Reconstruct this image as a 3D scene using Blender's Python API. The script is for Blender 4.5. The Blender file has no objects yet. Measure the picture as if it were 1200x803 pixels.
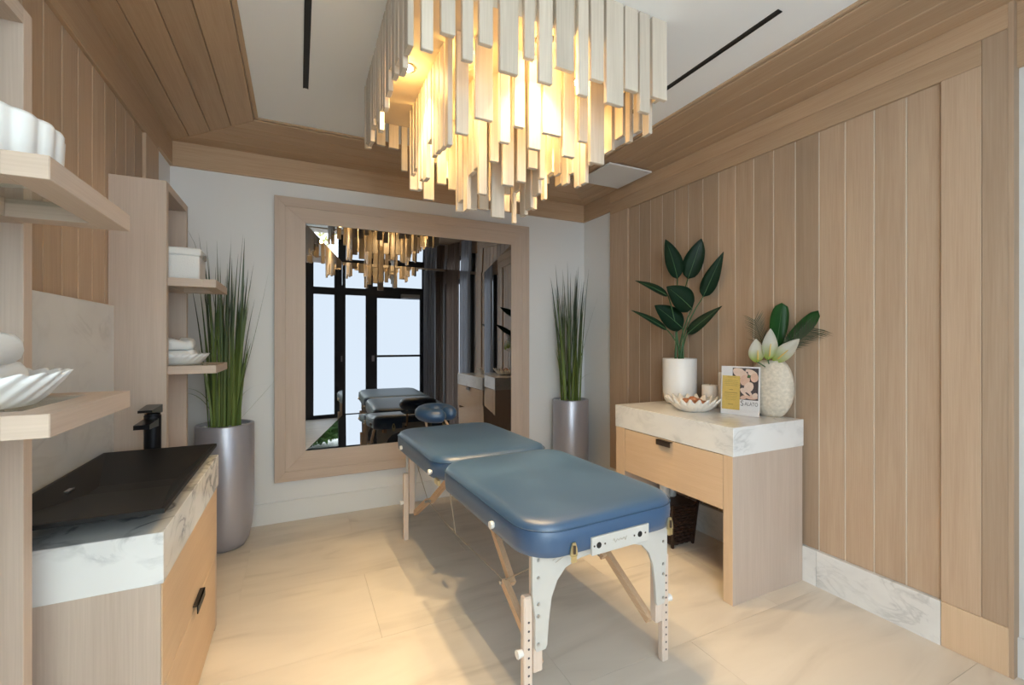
import bpy, bmesh, math, random
from mathutils import Vector, Matrix
SC = bpy.context.scene
COL = SC.collection
PI = math.pi
# ------------------------------------------------------------------ camera
FPX = 520.0; CAMH = 1.3
YAW = math.atan2(250.0, 520.0)
cd = bpy.data.cameras.new('camera'); cam = bpy.data.objects.new('camera', cd); COL.objects.link(cam)
cd.sensor_width = 36.0; cd.lens = 36.0 * FPX / 1200.0; cd.clip_start = 0.02; cd.clip_end = 100
cd.shift_y = -1.5 / 1200.0
cam.location = (0, 0, CAMH); cam.rotation_euler = (PI / 2, 0, -YAW)
SC.camera = cam
# ------------------------------------------------------------------ world, exposure
w = bpy.data.worlds.new('world'); SC.world = w; w.use_nodes = True
bg = w.node_tree.nodes['Background']; bg.inputs[0].default_value = (0.86, 0.93, 1.0, 1); bg.inputs[1].default_value = 3.5
vs = SC.view_settings
vs.view_transform = 'Standard'; vs.look = 'None'; vs.gamma = 1.0; vs.use_curve_mapping = False
vs.exposure = 1.74
WINDOW_GLOW = 0.98      # daylight behind the frosted panes
LAMP_W = 17.0          # each small lamp of the chandelier
try:
    SC.cycles.max_bounces = 10; SC.cycles.diffuse_bounces = 6; SC.cycles.glossy_bounces = 5
    SC.cycles.transmission_bounces = 8; SC.cycles.transparent_max_bounces = 12
    SC.cycles.sample_clamp_indirect = 6.0; SC.cycles.caustics_reflective = False; SC.cycles.caustics_refractive = False
except Exception: pass

pd_ = bpy.data.lights.new('window_portal', 'AREA'); pd_.shape = 'RECTANGLE'; pd_.size = 1.4; pd_.size_y = 2.7; pd_.cycles.is_portal = True
po_ = bpy.data.objects.new('window_portal', pd_); COL.objects.link(po_); po_.location = (-0.04, -1.0, 1.35); po_.rotation_euler = (PI / 2, 0, 0)
# ------------------------------------------------------------------ materials
def nt(name):
    m = bpy.data.materials.new(name); m.use_nodes = True
    n = m.node_tree.nodes; l = m.node_tree.links
    return m, n, l, n['Principled BSDF']
def col(c): return (c[0], c[1], c[2], 1)
def plain(name, c, rough=0.5, metal=0.0, spec=0.5, bump=0.0, bscale=200, coat=0.0, var=0.0):
    m, n, l, b = nt(name)
    b.inputs['Base Color'].default_value = col(c); b.inputs['Roughness'].default_value = rough
    b.inputs['Metallic'].default_value = metal; b.inputs['Specular IOR Level'].default_value = spec
    b.inputs['Coat Weight'].default_value = coat
    if bump or var:
        tc = n.new('ShaderNodeTexCoord'); nz = n.new('ShaderNodeTexNoise')
        nz.inputs['Scale'].default_value = bscale; nz.inputs['Detail'].default_value = 4
        l.new(tc.outputs['Object'], nz.inputs['Vector'])
        if bump:
            bp = n.new('ShaderNodeBump'); bp.inputs['Strength'].default_value = bump; bp.inputs['Distance'].default_value = 0.002
            l.new(nz.outputs['Fac'], bp.inputs['Height']); l.new(bp.outputs['Normal'], b.inputs['Normal'])
        if var:
            mx = n.new('ShaderNodeMix'); mx.data_type = 'RGBA'
            mx.inputs[6].default_value = col([x * (1 - var) for x in c]); mx.inputs[7].default_value = col([min(1, x * (1 + var)) for x in c])
            l.new(nz.outputs['Fac'], mx.inputs[0]); l.new(mx.outputs[2], b.inputs['Base Color'])
    return m
def wood(name, dark, light, axis='Z', rough=0.5, tint=0.06, fine=1.0):
    """open-grained oak: streaks along one axis, broad cathedral variation, a shift of tone per board"""
    m, n, l, b = nt(name)
    tc = n.new('ShaderNodeTexCoord'); oi = n.new('ShaderNodeObjectInfo')
    add = n.new('ShaderNodeVectorMath'); add.operation = 'ADD'
    sc = n.new('ShaderNodeVectorMath'); sc.operation = 'SCALE'; sc.inputs['Scale'].default_value = 23.0
    cmb = n.new('ShaderNodeCombineXYZ')
    for k in range(3): l.new(oi.outputs['Random'], cmb.inputs[k])
    l.new(cmb.outputs[0], sc.inputs[0]); l.new(tc.outputs['Object'], add.inputs[0]); l.new(sc.outputs[0], add.inputs[1])
    def streak(across, along, detail, dist):
        mp = n.new('ShaderNodeMapping'); s = [across] * 3; s['XYZ'.index(axis)] = along
        mp.inputs['Scale'].default_value = s
        nz = n.new('ShaderNodeTexNoise'); nz.inputs['Scale'].default_value = 1.0
        nz.inputs['Detail'].default_value = detail; nz.inputs['Distortion'].default_value = dist
        l.new(add.outputs[0], mp.inputs['Vector']); l.new(mp.outputs[0], nz.inputs['Vector']); return nz
    a = streak(14, 0.9, 3, 1.2); c = streak(190 * fine, 5, 3, 0.2)
    mixf = n.new('ShaderNodeMath'); mixf.operation = 'MULTIPLY_ADD'; mixf.inputs[1].default_value = 0.5
    hl = n.new('ShaderNodeMath'); hl.operation = 'MULTIPLY'; hl.inputs[1].default_value = 0.5
    l.new(a.outputs['Fac'], hl.inputs[0]); l.new(c.outputs['Fac'], mixf.inputs[0]); l.new(hl.outputs[0], mixf.inputs[2])
    rp = n.new('ShaderNodeValToRGB'); rp.color_ramp.elements[0].position = 0.30; rp.color_ramp.elements[1].position = 0.68
    rp.color_ramp.elements[0].color = col(dark); rp.color_ramp.elements[1].color = col(light)
    l.new(mixf.outputs[0], rp.inputs[0])
    hs = n.new('ShaderNodeHueSaturation')
    mr = n.new('ShaderNodeMapRange'); mr.inputs['To Min'].default_value = 1 - tint; mr.inputs['To Max'].default_value = 1 + tint
    l.new(oi.outputs['Random'], mr.inputs['Value']); l.new(mr.outputs[0], hs.inputs['Value'])
    l.new(rp.outputs[0], hs.inputs['Color']); l.new(hs.outputs[0], b.inputs['Base Color'])
    b.inputs['Roughness'].default_value = rough; b.inputs['Specular IOR Level'].default_value = 0.35
    bp = n.new('ShaderNodeBump'); bp.inputs['Strength'].default_value = 0.12; bp.inputs['Distance'].default_value = 0.001
    l.new(c.outputs['Fac'], bp.inputs['Height']); l.new(bp.outputs['Normal'], b.inputs['Normal'])
    return m
def marble(name, base=(0.82, 0.82, 0.81), vein=(0.34, 0.35, 0.37), scale=3.0, rough=0.16, amt=0.75):
    m, n, l, b = nt(name)
    tc = n.new('ShaderNodeTexCoord'); mp = n.new('ShaderNodeMapping')
    mp.inputs['Scale'].default_value = (scale, scale, scale * 1.8); mp.inputs['Rotation'].default_value = (0.4, 0.5, 0.6)
    l.new(tc.outputs['Object'], mp.inputs['Vector'])
    n1 = n.new('ShaderNodeTexNoise'); n1.inputs['Scale'].default_value = 1.3; n1.inputs['Detail'].default_value = 7; n1.inputs['Distortion'].default_value = 1.6
    l.new(mp.outputs[0], n1.inputs['Vector'])
    ab = n.new('ShaderNodeMath'); ab.operation = 'SUBTRACT'; ab.inputs[1].default_value = 0.5; l.new(n1.outputs['Fac'], ab.inputs[0])
    a2 = n.new('ShaderNodeMath'); a2.operation = 'ABSOLUTE'; l.new(ab.outputs[0], a2.inputs[0])
    r1 = n.new('ShaderNodeValToRGB'); r1.color_ramp.elements[0].position = 0.0; r1.color_ramp.elements[1].position = 0.06
    r1.color_ramp.elements[0].color = (1, 1, 1, 1); r1.color_ramp.elements[1].color = (0, 0, 0, 1); l.new(a2.outputs[0], r1.inputs[0])
    n2 = n.new('ShaderNodeTexNoise'); n2.inputs['Scale'].default_value = 1.1; n2.inputs['Detail'].default_value = 4; l.new(mp.outputs[0], n2.inputs['Vector'])
    r2 = n.new('ShaderNodeValToRGB'); r2.color_ramp.elements[0].position = 0.42; r2.color_ramp.elements[1].position = 0.64; l.new(n2.outputs['Fac'], r2.inputs[0])
    mu = n.new('ShaderNodeMath'); mu.operation = 'MULTIPLY'; l.new(r1.outputs[0], mu.inputs[0]); l.new(r2.outputs[0], mu.inputs[1])
    ad = n.new('ShaderNodeMath'); ad.operation = 'MULTIPLY_ADD'; ad.inputs[1].default_value = 0.16; l.new(r2.outputs[0], ad.inputs[0])
    m2 = n.new('ShaderNodeMath'); m2.operation = 'MULTIPLY'; m2.inputs[1].default_value = amt; l.new(mu.outputs[0], m2.inputs[0]); l.new(m2.outputs[0], ad.inputs[2])
    mx = n.new('ShaderNodeMix'); mx.data_type = 'RGBA'; mx.inputs[6].default_value = col(base); mx.inputs[7].default_value = col(vein)
    l.new(ad.outputs[0], mx.inputs[0]); l.new(mx.outputs[2], b.inputs['Base Color'])
    b.inputs['Roughness'].default_value = rough
    return m
def floor_mat():
    m, n, l, b = nt('cream_stone_tile')
    tc = n.new('ShaderNodeTexCoord'); oi = n.new('ShaderNodeObjectInfo')
    cmb = n.new('ShaderNodeCombineXYZ'); sc = n.new('ShaderNodeVectorMath'); sc.operation = 'SCALE'; sc.inputs['Scale'].default_value = 11
    for k in range(3): l.new(oi.outputs['Random'], cmb.inputs[k])
    ad = n.new('ShaderNodeVectorMath'); ad.operation = 'ADD'
    l.new(cmb.outputs[0], sc.inputs[0]); l.new(tc.outputs['Object'], ad.inputs[0]); l.new(sc.outputs[0], ad.inputs[1])
    mp = n.new('ShaderNodeMapping'); mp.inputs['Scale'].default_value = (1.1, 4.5, 1); mp.inputs['Rotation'].default_value = (0, 0, 0.25)
    l.new(ad.outputs[0], mp.inputs['Vector'])
    n1 = n.new('ShaderNodeTexNoise'); n1.inputs['Scale'].default_value = 1.2; n1.inputs['Detail'].default_value = 9; n1.inputs['Distortion'].default_value = 1.3
    l.new(mp.outputs[0], n1.inputs['Vector'])
    rp = n.new('ShaderNodeValToRGB'); e = rp.color_ramp.elements
    e[0].position = 0.28; e[0].color = (0.56, 0.50, 0.43, 1); e[1].position = 0.62; e[1].color = (0.71, 0.645, 0.565, 1)
    k = e.new(0.45); k.color = (0.67, 0.605, 0.525, 1)
    l.new(n1.outputs['Fac'], rp.inputs[0]); l.new(rp.outputs[0], b.inputs['Base Color'])
    b.inputs['Roughness'].default_value = 0.42; b.inputs['Specular IOR Level'].default_value = 0.4
    return m
M = {}
M['wall'] = plain('white_wall_paint', (0.77, 0.775, 0.78), 0.75)
M['ceil'] = plain('white_ceiling_paint', (0.88, 0.89, 0.90), 0.8)
M['base'] = plain('white_trim_paint', (0.76, 0.765, 0.765), 0.5)
M['oakZ'] = wood('oak_panel_upright', (0.405, 0.285, 0.195), (0.495, 0.367, 0.262), 'Z', tint=0.16)
M['oakY'] = wood('oak_board_lengthwise', (0.43, 0.29, 0.182), (0.53, 0.378, 0.25), 'Y', tint=0.08)
M['oakX'] = wood('oak_board_crosswise', (0.43, 0.29, 0.182), (0.53, 0.378, 0.25), 'X', tint=0.08)
M['groove_lit'] = wood('oak_groove_lit', (0.76, 0.68, 0.58), (0.84, 0.77, 0.68), 'Z')  # paler than the boards: light caught in the joints is painted in
M['paleZ'] = wood('pale_oak_upright', (0.49, 0.39, 0.32), (0.58, 0.475, 0.40), 'Z', tint=0.03, fine=1.5)
M['paleX'] = wood('pale_oak_crosswise', (0.49, 0.385, 0.31), (0.58, 0.47, 0.39), 'X', tint=0.03, fine=1.5)
M['paleY'] = wood('pale_oak_lengthwise', (0.49, 0.385, 0.31), (0.58, 0.47, 0.39), 'Y', tint=0.03, fine=1.5)
M['honeyY'] = wood('honey_oak_front', (0.60, 0.43, 0.28), (0.68, 0.505, 0.345), 'Y', tint=0.02, fine=1.5)
M['honeyZ'] = wood('honey_oak_upright', (0.60, 0.43, 0.28), (0.68, 0.505, 0.345), 'Z', tint=0.02, fine=1.5)
M['slat'] = wood('limed_oak_slat', (0.52, 0.445, 0.36), (0.66, 0.585, 0.49), 'Z', tint=0.10)
M['canopy'] = plain('warm_canopy_board', (0.62, 0.52, 0.40), 0.6)
M['marble'] = marble('white_veined_marble', (0.80, 0.80, 0.795), (0.26, 0.27, 0.29), 3.4, 0.16, 0.9)
M['marble_soft'] = marble('white_soft_marble', (0.78, 0.78, 0.775), (0.36, 0.37, 0.38), 3.4, 0.16, 0.38)
M['marble2'] = marble('grey_backsplash_marble', (0.70, 0.715, 0.72), (0.40, 0.41, 0.43), 2.4, 0.22, 0.32)
M['floor'] = floor_mat()
M['grout'] = plain('tile_grout', (0.60, 0.54, 0.46), 0.8)
M['black'] = plain('matte_black', (0.012, 0.012, 0.013), 0.45)
M['sink'] = plain('black_composite', (0.011, 0.011, 0.012), 0.5, spec=0.3)
M['tap'] = plain('black_metal', (0.012, 0.012, 0.015), 0.28, 0.6)
M['bronze'] = plain('dark_bronze_metal', (0.13, 0.10, 0.08), 0.4, 0.8)
M['alu'] = plain('dark_window_metal', (0.018, 0.02, 0.026), 0.45)
M['silver'] = plain('silver_grey_lacquer', (0.42, 0.42, 0.475), 0.32, 0.4, bump=0.04, bscale=900)
M['white'] = plain('white_ceramic', (0.80, 0.80, 0.80), 0.4)
M['towel'] = plain('white_terry', (0.80, 0.80, 0.795), 0.95, spec=0.1, bump=0.9, bscale=420)
M['wicker_w'] = plain('white_textured_fibre', (0.78, 0.78, 0.77), 0.85, bump=0.8, bscale=160)
M['shell'] = plain('cream_ceramic', (0.80, 0.75, 0.68), 0.45)
M['salt'] = plain('amber_stone', (0.50, 0.20, 0.09), 0.5, bump=0.8, bscale=60, var=0.35)
M['wax'] = plain('ivory_wax', (0.78, 0.73, 0.68), 0.5)
M['vase'] = plain('cracked_cream_glaze', (0.58, 0.52, 0.43), 0.5, bump=1.0, bscale=60, var=0.36)
M['vinyl'] = plain('blue_vinyl', (0.023, 0.076, 0.172), 0.42, spec=1.0, bump=0.12, bscale=500)
M['vinyl'].node_tree.nodes['Principled BSDF'].inputs['Sheen Weight'].default_value = 0.1
M['vinyl_d'] = plain('dark_blue_piping', (0.022, 0.065, 0.14), 0.4)
M['ply'] = plain('pale_plywood', (0.56, 0.54, 0.505), 0.55, var=0.06, bscale=14)
M['beechZ'] = wood('beech_leg', (0.62, 0.50, 0.42), (0.70, 0.585, 0.50), 'Z', tint=0.03)
M['beechY'] = wood('beech_strut', (0.55, 0.36, 0.22), (0.68, 0.48, 0.32), 'Y', tint=0.03)
M['brass'] = plain('brass', (0.85, 0.70, 0.38), 0.28, 1.0)
M['steel'] = plain('steel', (0.5, 0.5, 0.5), 0.3, 1.0)
M['cable'] = plain('cable_sheath', (0.42, 0.36, 0.28), 0.5, 0.3)
M['knob'] = plain('white_plastic', (0.78, 0.77, 0.75), 0.35)
M['basket'] = plain('dark_woven_cane', (0.030, 0.014, 0.009), 0.45, bump=0.4, bscale=120)
M['pebble'] = plain('white_pebble', (0.74, 0.74, 0.73), 0.6)
M['paper'] = plain('card_paper', (0.80, 0.79, 0.80), 0.35)
M['yellow'] = plain('yellow_print', (0.70, 0.49, 0.13), 0.4, var=0.12, bscale=30)
M['ink'] = plain('dark_ink', (0.10, 0.10, 0.11), 0.5)
M['inky'] = plain('brown_ink', (0.33, 0.22, 0.06), 0.5)
M['skin'] = plain('skin_print', (0.72, 0.47, 0.36), 0.4, var=0.22, bscale=26)
M['skin2'] = plain('pale_skin_print', (0.78, 0.60, 0.50), 0.4, var=0.15, bscale=30)
M['dprint'] = plain('dark_print', (0.07, 0.055, 0.06), 0.4)
M['gprint'] = plain('green_print', (0.06, 0.14, 0.05), 0.4)
M['leafd'] = plain('dark_green_leaf', (0.010, 0.045, 0.022), 0.42, var=0.3, bscale=9)
M['rib'] = plain('leaf_rib_green', (0.09, 0.20, 0.08), 0.5)
M['stem'] = plain('stem_green', (0.05, 0.13, 0.05), 0.5)
M['leafg'] = plain('fresh_green_leaf', (0.024, 0.115, 0.022), 0.38, var=0.35, bscale=14)
M['palm'] = plain('grey_green_frond', (0.045, 0.060, 0.032), 0.6)
M['petal'] = None
M['curt'] = plain('taupe_curtain', (0.50, 0.42, 0.37), 0.85, bump=0.3, bscale=300)
M['curtg'] = plain('grey_sheer_curtain', (0.58, 0.58, 0.59), 0.85, bump=0.3, bscale=300)
_n = M['curtg'].node_tree.nodes; _l = M['curtg'].node_tree.links; _t = _n.new('ShaderNodeBsdfTranslucent'); _t.inputs[0].default_value = (0.5, 0.5, 0.52, 1); _x = _n.new('ShaderNodeMixShader'); _x.inputs[0].default_value = 0.5
_l.new(_n['Principled BSDF'].outputs[0], _x.inputs[1]); _l.new(_t.outputs[0], _x.inputs[2]); _l.new(_x.outputs[0], _n['Material Output'].inputs[0])
M['bounce_out'] = plain('bounce_paving', (0.62, 0.60, 0.57), 0.9, var=0.08, bscale=12)  # pale paving made up to bounce daylight onto the ceiling
M['bush'] = plain('bush_leaf', (0.085, 0.22, 0.035), 0.6, var=0.5, bscale=3)
M['bushy'] = plain('yellow_leaf', (0.45, 0.42, 0.12), 0.6, var=0.4, bscale=3)
M['vent'] = plain('vent_white', (0.78, 0.78, 0.79), 0.6)
def grass_mat():
    m, n, l, b = nt('grass_blade_green')
    tc = n.new('ShaderNodeTexCoord'); sp = n.new('ShaderNodeSeparateXYZ'); l.new(tc.outputs['Object'], sp.inputs[0])
    rp = n.new('ShaderNodeValToRGB'); e = rp.color_ramp.elements
    e[0].position = 0.0; e[0].color = (0.17, 0.23, 0.05, 1); e[1].position = 1.0; e[1].color = (0.030, 0.048, 0.030, 1)
    k = e.new(0.28); k.color = (0.125, 0.175, 0.045, 1); k = e.new(0.6); k.color = (0.062, 0.095, 0.036, 1)
    mr = n.new('ShaderNodeMapRange'); mr.inputs['From Min'].default_value = 0.78; mr.inputs['From Max'].default_value = 2.0
    l.new(sp.outputs['Z'], mr.inputs['Value']); nz = n.new('ShaderNodeAttribute'); nz.attribute_name = 'tone'
    ad = n.new('ShaderNodeMath'); ad.operation = 'MULTIPLY_ADD'; ad.inputs[1].default_value = 0.5; l.new(nz.outputs['Fac'], ad.inputs[0]); l.new(mr.outputs[0], ad.inputs[2])
    sb = n.new('ShaderNodeMath'); sb.operation = 'SUBTRACT'; sb.inputs[1].default_value = 0.2; l.new(ad.outputs[0], sb.inputs[0])
    l.new(sb.outputs[0], rp.inputs[0]); l.new(rp.outputs[0], b.inputs['Base Color']); b.inputs['Roughness'].default_value = 0.5
    return m
M['grass'] = grass_mat()
def petal_mat():
    m, n, l, b = nt('white_petal_green_base')
    at = n.new('ShaderNodeAttribute'); at.attribute_name = 'along'
    rp = n.new('ShaderNodeValToRGB'); e = rp.color_ramp.elements
    e[0].position = 0.05; e[0].color = (0.40, 0.50, 0.06, 1); e[1].position = 0.55; e[1].color = (0.82, 0.80, 0.72, 1)
    l.new(at.outputs['Fac'], rp.inputs[0]); l.new(rp.outputs[0], b.inputs['Base Color']); b.inputs['Roughness'].default_value = 0.4
    return m
M['petal'] = petal_mat()
def mirror_mat():
    m = bpy.data.materials.new('smoked_mirror'); m.use_nodes = True; n = m.node_tree.nodes; l = m.node_tree.links
    n.clear(); o = n.new('ShaderNodeOutputMaterial'); g = n.new('ShaderNodeBsdfGlossy'); g.inputs['Color'].default_value = (0.285, 0.285, 0.295, 1)
    g.inputs['Roughness'].default_value = 0.0; l.new(g.outputs[0], o.inputs[0]); return m
M['mirror'] = mirror_mat()
def glass_mat():
    m = bpy.data.materials.new('clear_glass'); m.use_nodes = True; n = m.node_tree.nodes; l = m.node_tree.links
    n.clear(); o = n.new('ShaderNodeOutputMaterial'); t = n.new('ShaderNodeBsdfTransparent'); g = n.new('ShaderNodeBsdfGlossy')
    t.inputs['Color'].default_value = (0.93, 0.96, 0.95, 1); g.inputs['Roughness'].default_value = 0.02
    lw = n.new('ShaderNodeLayerWeight'); lw.inputs['Blend'].default_value = 0.5; pw_ = n.new('ShaderNodeMath'); pw_.operation = 'POWER'; pw_.inputs[1].default_value = 4.0
    f = n.new('ShaderNodeMath'); f.operation = 'MULTIPLY_ADD'; f.inputs[1].default_value = 0.5; f.inputs[2].default_value = 0.035
    l.new(lw.outputs['Facing'], pw_.inputs[0]); l.new(pw_.outputs[0], f.inputs[0]); mx = n.new('ShaderNodeMixShader')
    l.new(f.outputs[0], mx.inputs[0]); l.new(t.outputs[0], mx.inputs[1]); l.new(g.outputs[0], mx.inputs[2]); l.new(mx.outputs[0], o.inputs[0]); return m
M['glass'] = glass_mat()
M['acrylic'] = glass_mat(); M['acrylic'].name = 'clear_acrylic'; [setattr(q.inputs['Color'], 'default_value', (0.995, 0.995, 0.995, 1)) for q in M['acrylic'].node_tree.nodes if q.type == 'BSDF_TRANSPARENT']
def emit(name, c, s):
    m = bpy.data.materials.new(name); m.use_nodes = True; n = m.node_tree.nodes; l = m.node_tree.links
    n.clear(); o = n.new('ShaderNodeOutputMaterial'); e = n.new('ShaderNodeEmission'); e.inputs[0].default_value = col(c); e.inputs[1].default_value = s
    l.new(e.outputs[0], o.inputs[0]); return m
M['frost'] = emit('daylit_frosted_glass', (0.78, 0.90, 1.0), WINDOW_GLOW)
M['bulb'] = emit('lit_lamp', (1.0, 0.80, 0.50), 30.0)

# ------------------------------------------------------------------ object helpers
ORG = {}
def thing(name, label, cat, loc=(0, 0, 0), rz=0.0, group=None):
    o = bpy.data.objects.new(name, None); COL.objects.link(o); o.empty_display_size = 0.05
    o.location = loc; o.rotation_euler = (0, 0, rz); o['label'] = label; o['category'] = cat
    if group: o['group'] = group
    ORG[o.name] = Vector(loc); return o
def tag(o, label, cat, group=None):
    o['label'] = label; o['category'] = cat
    if group: o['group'] = group
    return o
def struct(o): o['kind'] = 'structure'; return o
def mk(name, bm, mat, parent=None, smooth=False, local=False, origin=None, label=None):
    """one mesh object from a bmesh laid out in world coordinates (or in the thing's own when local)"""
    off = Vector((0, 0, 0))
    if parent is not None and not local: off = ORG.get(parent.name, Vector((0, 0, 0)))
    my = Vector(origin) if origin is not None else off
    if parent is None and origin is None: my = Vector((0, 0, 0))
    if not local: bmesh.ops.translate(bm, verts=bm.verts, vec=-my)
    bmesh.ops.recalc_face_normals(bm, faces=bm.faces)
    me = bpy.data.meshes.new(name); bm.to_mesh(me); bm.free()
    if isinstance(mat, str): mat = M[mat]
    me.materials.append(mat)
    if smooth:
        for p in me.polygons: p.use_smooth = True
    o = bpy.data.objects.new(name, me); COL.objects.link(o)
    if parent is not None: o.parent = parent
    if not local:
        o.location = my - off; ORG[o.name] = my
    else: ORG[o.name] = off
    if label: o['label'] = label
    return o
def clone(src, loc, parent, name=None):
    o = src.copy(); COL.objects.link(o); o.location = loc; o.parent = parent
    return o
def B(): return bmesh.new()
def box(bm, x0, x1, y0, y1, z0, z1, bev=0.0):
    t = bmesh.new() if bev else bm
    v = [t.verts.new((x, y, z)) for x in (x0, x1) for y in (y0, y1) for z in (z0, z1)]
    for f in ((0, 1, 3, 2), (4, 6, 7, 5), (0, 4, 5, 1), (2, 3, 7, 6), (0, 2, 6, 4), (1, 5, 7, 3)): t.faces.new([v[i] for i in f])
    if bev:
        bmesh.ops.bevel(t, geom=list(t.edges), offset=bev, segments=1, affect='EDGES', profile=0.5)
        merge(bm, t)
    return bm
def merge(bm, t):
    mp = {}
    for v in t.verts: mp[v] = bm.verts.new(v.co)
    for f in t.faces:
        try: bm.faces.new([mp[v] for v in f.verts])
        except ValueError: pass
    t.free()
def bx(*a, bev=0.0): return box(B(), *a, bev=bev)
def prism(bm, pts, d):
    """flat polygon (list of 3d points) pushed along vector d"""
    d = Vector(d); a = [bm.verts.new(p) for p in pts]; b = [bm.verts.new(Vector(p) + d) for p in pts]
    bm.faces.new(a); bm.faces.new(b[::-1]); k = len(pts)
    for i in range(k): bm.faces.new((a[i], a[(i + 1) % k], b[(i + 1) % k], b[i]))
    return bm
def loft(bm, rings, cap0=True, cap1=True):
    vs_ = [[bm.verts.new(p) for p in r] for r in rings]
    for a, b in zip(vs_, vs_[1:]):
        k = len(a)
        for i in range(k): bm.faces.new((a[i], a[(i + 1) % k], b[(i + 1) % k], b[i]))
    if cap0: bm.faces.new(vs_[0][::-1])
    if cap1: bm.faces.new(vs_[-1])
    return bm
def lathe(bm, prof, c=(0, 0), n=40, cap0=True, cap1=True, mod=None):
    rings = []
    for r, z in prof:
        ring = []
        for i in range(n):
            a = 2 * PI * i / n; rr = r * (mod(a, z) if mod else 1.0)
            ring.append((c[0] + rr * math.cos(a), c[1] + rr * math.sin(a), z))
        rings.append(ring)
    return loft(bm, rings, cap0, cap1)
def tube(bm, pts, r, n=8, cap=True):
    pts = [Vector(p) for p in pts]; rings = []
    rs = r if isinstance(r, (list, tuple)) else [r] * len(pts)
    up = Vector((0, 0, 1))
    for i, p in enumerate(pts):
        t = (pts[min(i + 1, len(pts) - 1)] - pts[max(i - 1, 0)]).normalized()
        u = t.cross(up)
        if u.length < 1e-3: u = t.cross(Vector((1, 0, 0)))
        u.normalize(); v = t.cross(u).normalized()
        rings.append([p + (u * math.cos(2 * PI * k / n) + v * math.sin(2 * PI * k / n)) * rs[i] for k in range(n)])
    return loft(bm, rings, cap, cap)
def bar(bm, a, b, wx, wy, ref=(1, 0, 0)):
    """rectangular bar from a to b, wx across ref"""
    a = Vector(a); b = Vector(b); t = (b - a).normalized(); u = Vector(ref); u = (u - t * u.dot(t)).normalized(); v = t.cross(u)
    q = [u * wx / 2 + v * wy / 2, -u * wx / 2 + v * wy / 2, -u * wx / 2 - v * wy / 2, u * wx / 2 - v * wy / 2]
    return loft(bm, [[a + k for k in q], [b + k for k in q]])
def bez(p0, p1, p2, t): return p0 * (1 - t) ** 2 + p1 * 2 * t * (1 - t) + p2 * t * t
def pix(u, v):
    """viewing direction of a photograph pixel; distances always come from what the thing stands on"""
    s = (u - 600.0) / FPX; F = Vector((math.sin(YAW), math.cos(YAW), 0)); R = Vector((math.cos(YAW), -math.sin(YAW), 0))
    return F + R * s + Vector((0, 0, (400.0 - v) / FPX))
CAMP = Vector((0, 0, CAMH))
def at_depth(u, v, c):
    d = pix(u, v); return CAMP + d * min(c, 2.435 / d.x if d.x > 0 else c)      # never behind the panelled wall

# ------------------------------------------------------------------ room
XL, XR, YB, YF, ZS, ZC = -0.76, 2.505, 3.59, -0.90, 2.61, 2.625
XRR = 2.522                       # recessed wall beside the right panel
fl = struct(mk('floor', bx(XL - 0.1, XRR + 0.1, YF - 0.1, YB + 0.1, -0.12, -0.004), 'grout'))
TX, TY = 1.2, 0.6
tile_src = None
row = 0
y1 = 2.6 + 2 * TY
while y1 > YF:
    y0 = y1 - TY; off = 0.33 if row % 2 == 0 else 0.33 - TX / 2
    x0 = off - 2 * TX
    while x0 < XRR:
        a, b_, c_, d_ = max(x0, XL - 0.05), min(x0 + TX, XRR + 0.05), max(y0, YF), min(y1, YB + 0.05)
        if b_ - a > 0.02 and d_ - c_ > 0.02:
            full = abs(b_ - a - TX) < 1e-6 and abs(d_ - c_ - TY) < 1e-6
            ctr = ((a + b_) / 2, (c_ + d_) / 2, 0)
            if full and tile_src is not None: clone(tile_src, ctr, fl)
            else:
                g = 0.0005
                t = mk('tile', bx(a + g, b_ - g, c_ + g, d_ - g, -0.004, 0.0), 'floor', fl, origin=ctr)
                if full: tile_src = t
        x0 += TX
    y1 = y0; row += 1

wb = struct(mk('wall_back', bx(XL - 0.1, XRR + 0.1, YB, YB + 0.1, 0, 2.75), 'wall'))
wl = struct(mk('wall_left', bx(XL - 0.1, XL, YF, YB, 0, 2.75), 'wall'))
wr = struct(mk('wall_right', box(bx(XR, XRR + 0.1, 0.716, YB, 0, 2.75), XRR, XRR + 0.1, YF, 0.716, 0, 2.75), 'wall'))
ce = struct(mk('ceiling', bx(XL - 0.1, XRR + 0.1, YF, YB + 0.1, ZC, ZC + 0.12), 'ceil'))
struct(mk('baseboard_back', bx(XL, XR, YB - 0.014, YB, 0, 0.152, bev=0.003), 'base'))
struct(mk('baseboard_right', box(bx(XRR - 0.014, XRR, YF, 0.716, 0, 0.152), XR - 0.014, XR, 3.16, YB - 0.014, 0, 0.152), 'base'))
struct(mk('baseboard_left', bx(XL, XL + 0.014, 3.215, YB - 0.014, 0, 0.152), 'base'))
# crown boards round the top of the white wall
cr = struct(mk('trim_1', bx(XL, XR, YB - 0.022, YB, 2.45, ZS), 'oakX'))
struct(mk('trim_2', bx(XL, XL + 0.018, 3.21, YB - 0.022, 2.45, ZS), 'oakY'))
struct(mk('trim_3', bx(XR - 0.018, XR, 3.155, YB - 0.022, 2.45, ZS), 'oakY'))
struct(mk('trim_4', bx(XRR - 0.02, XRR, YF, 0.716, 2.36, ZS), 'oakY'))
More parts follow.
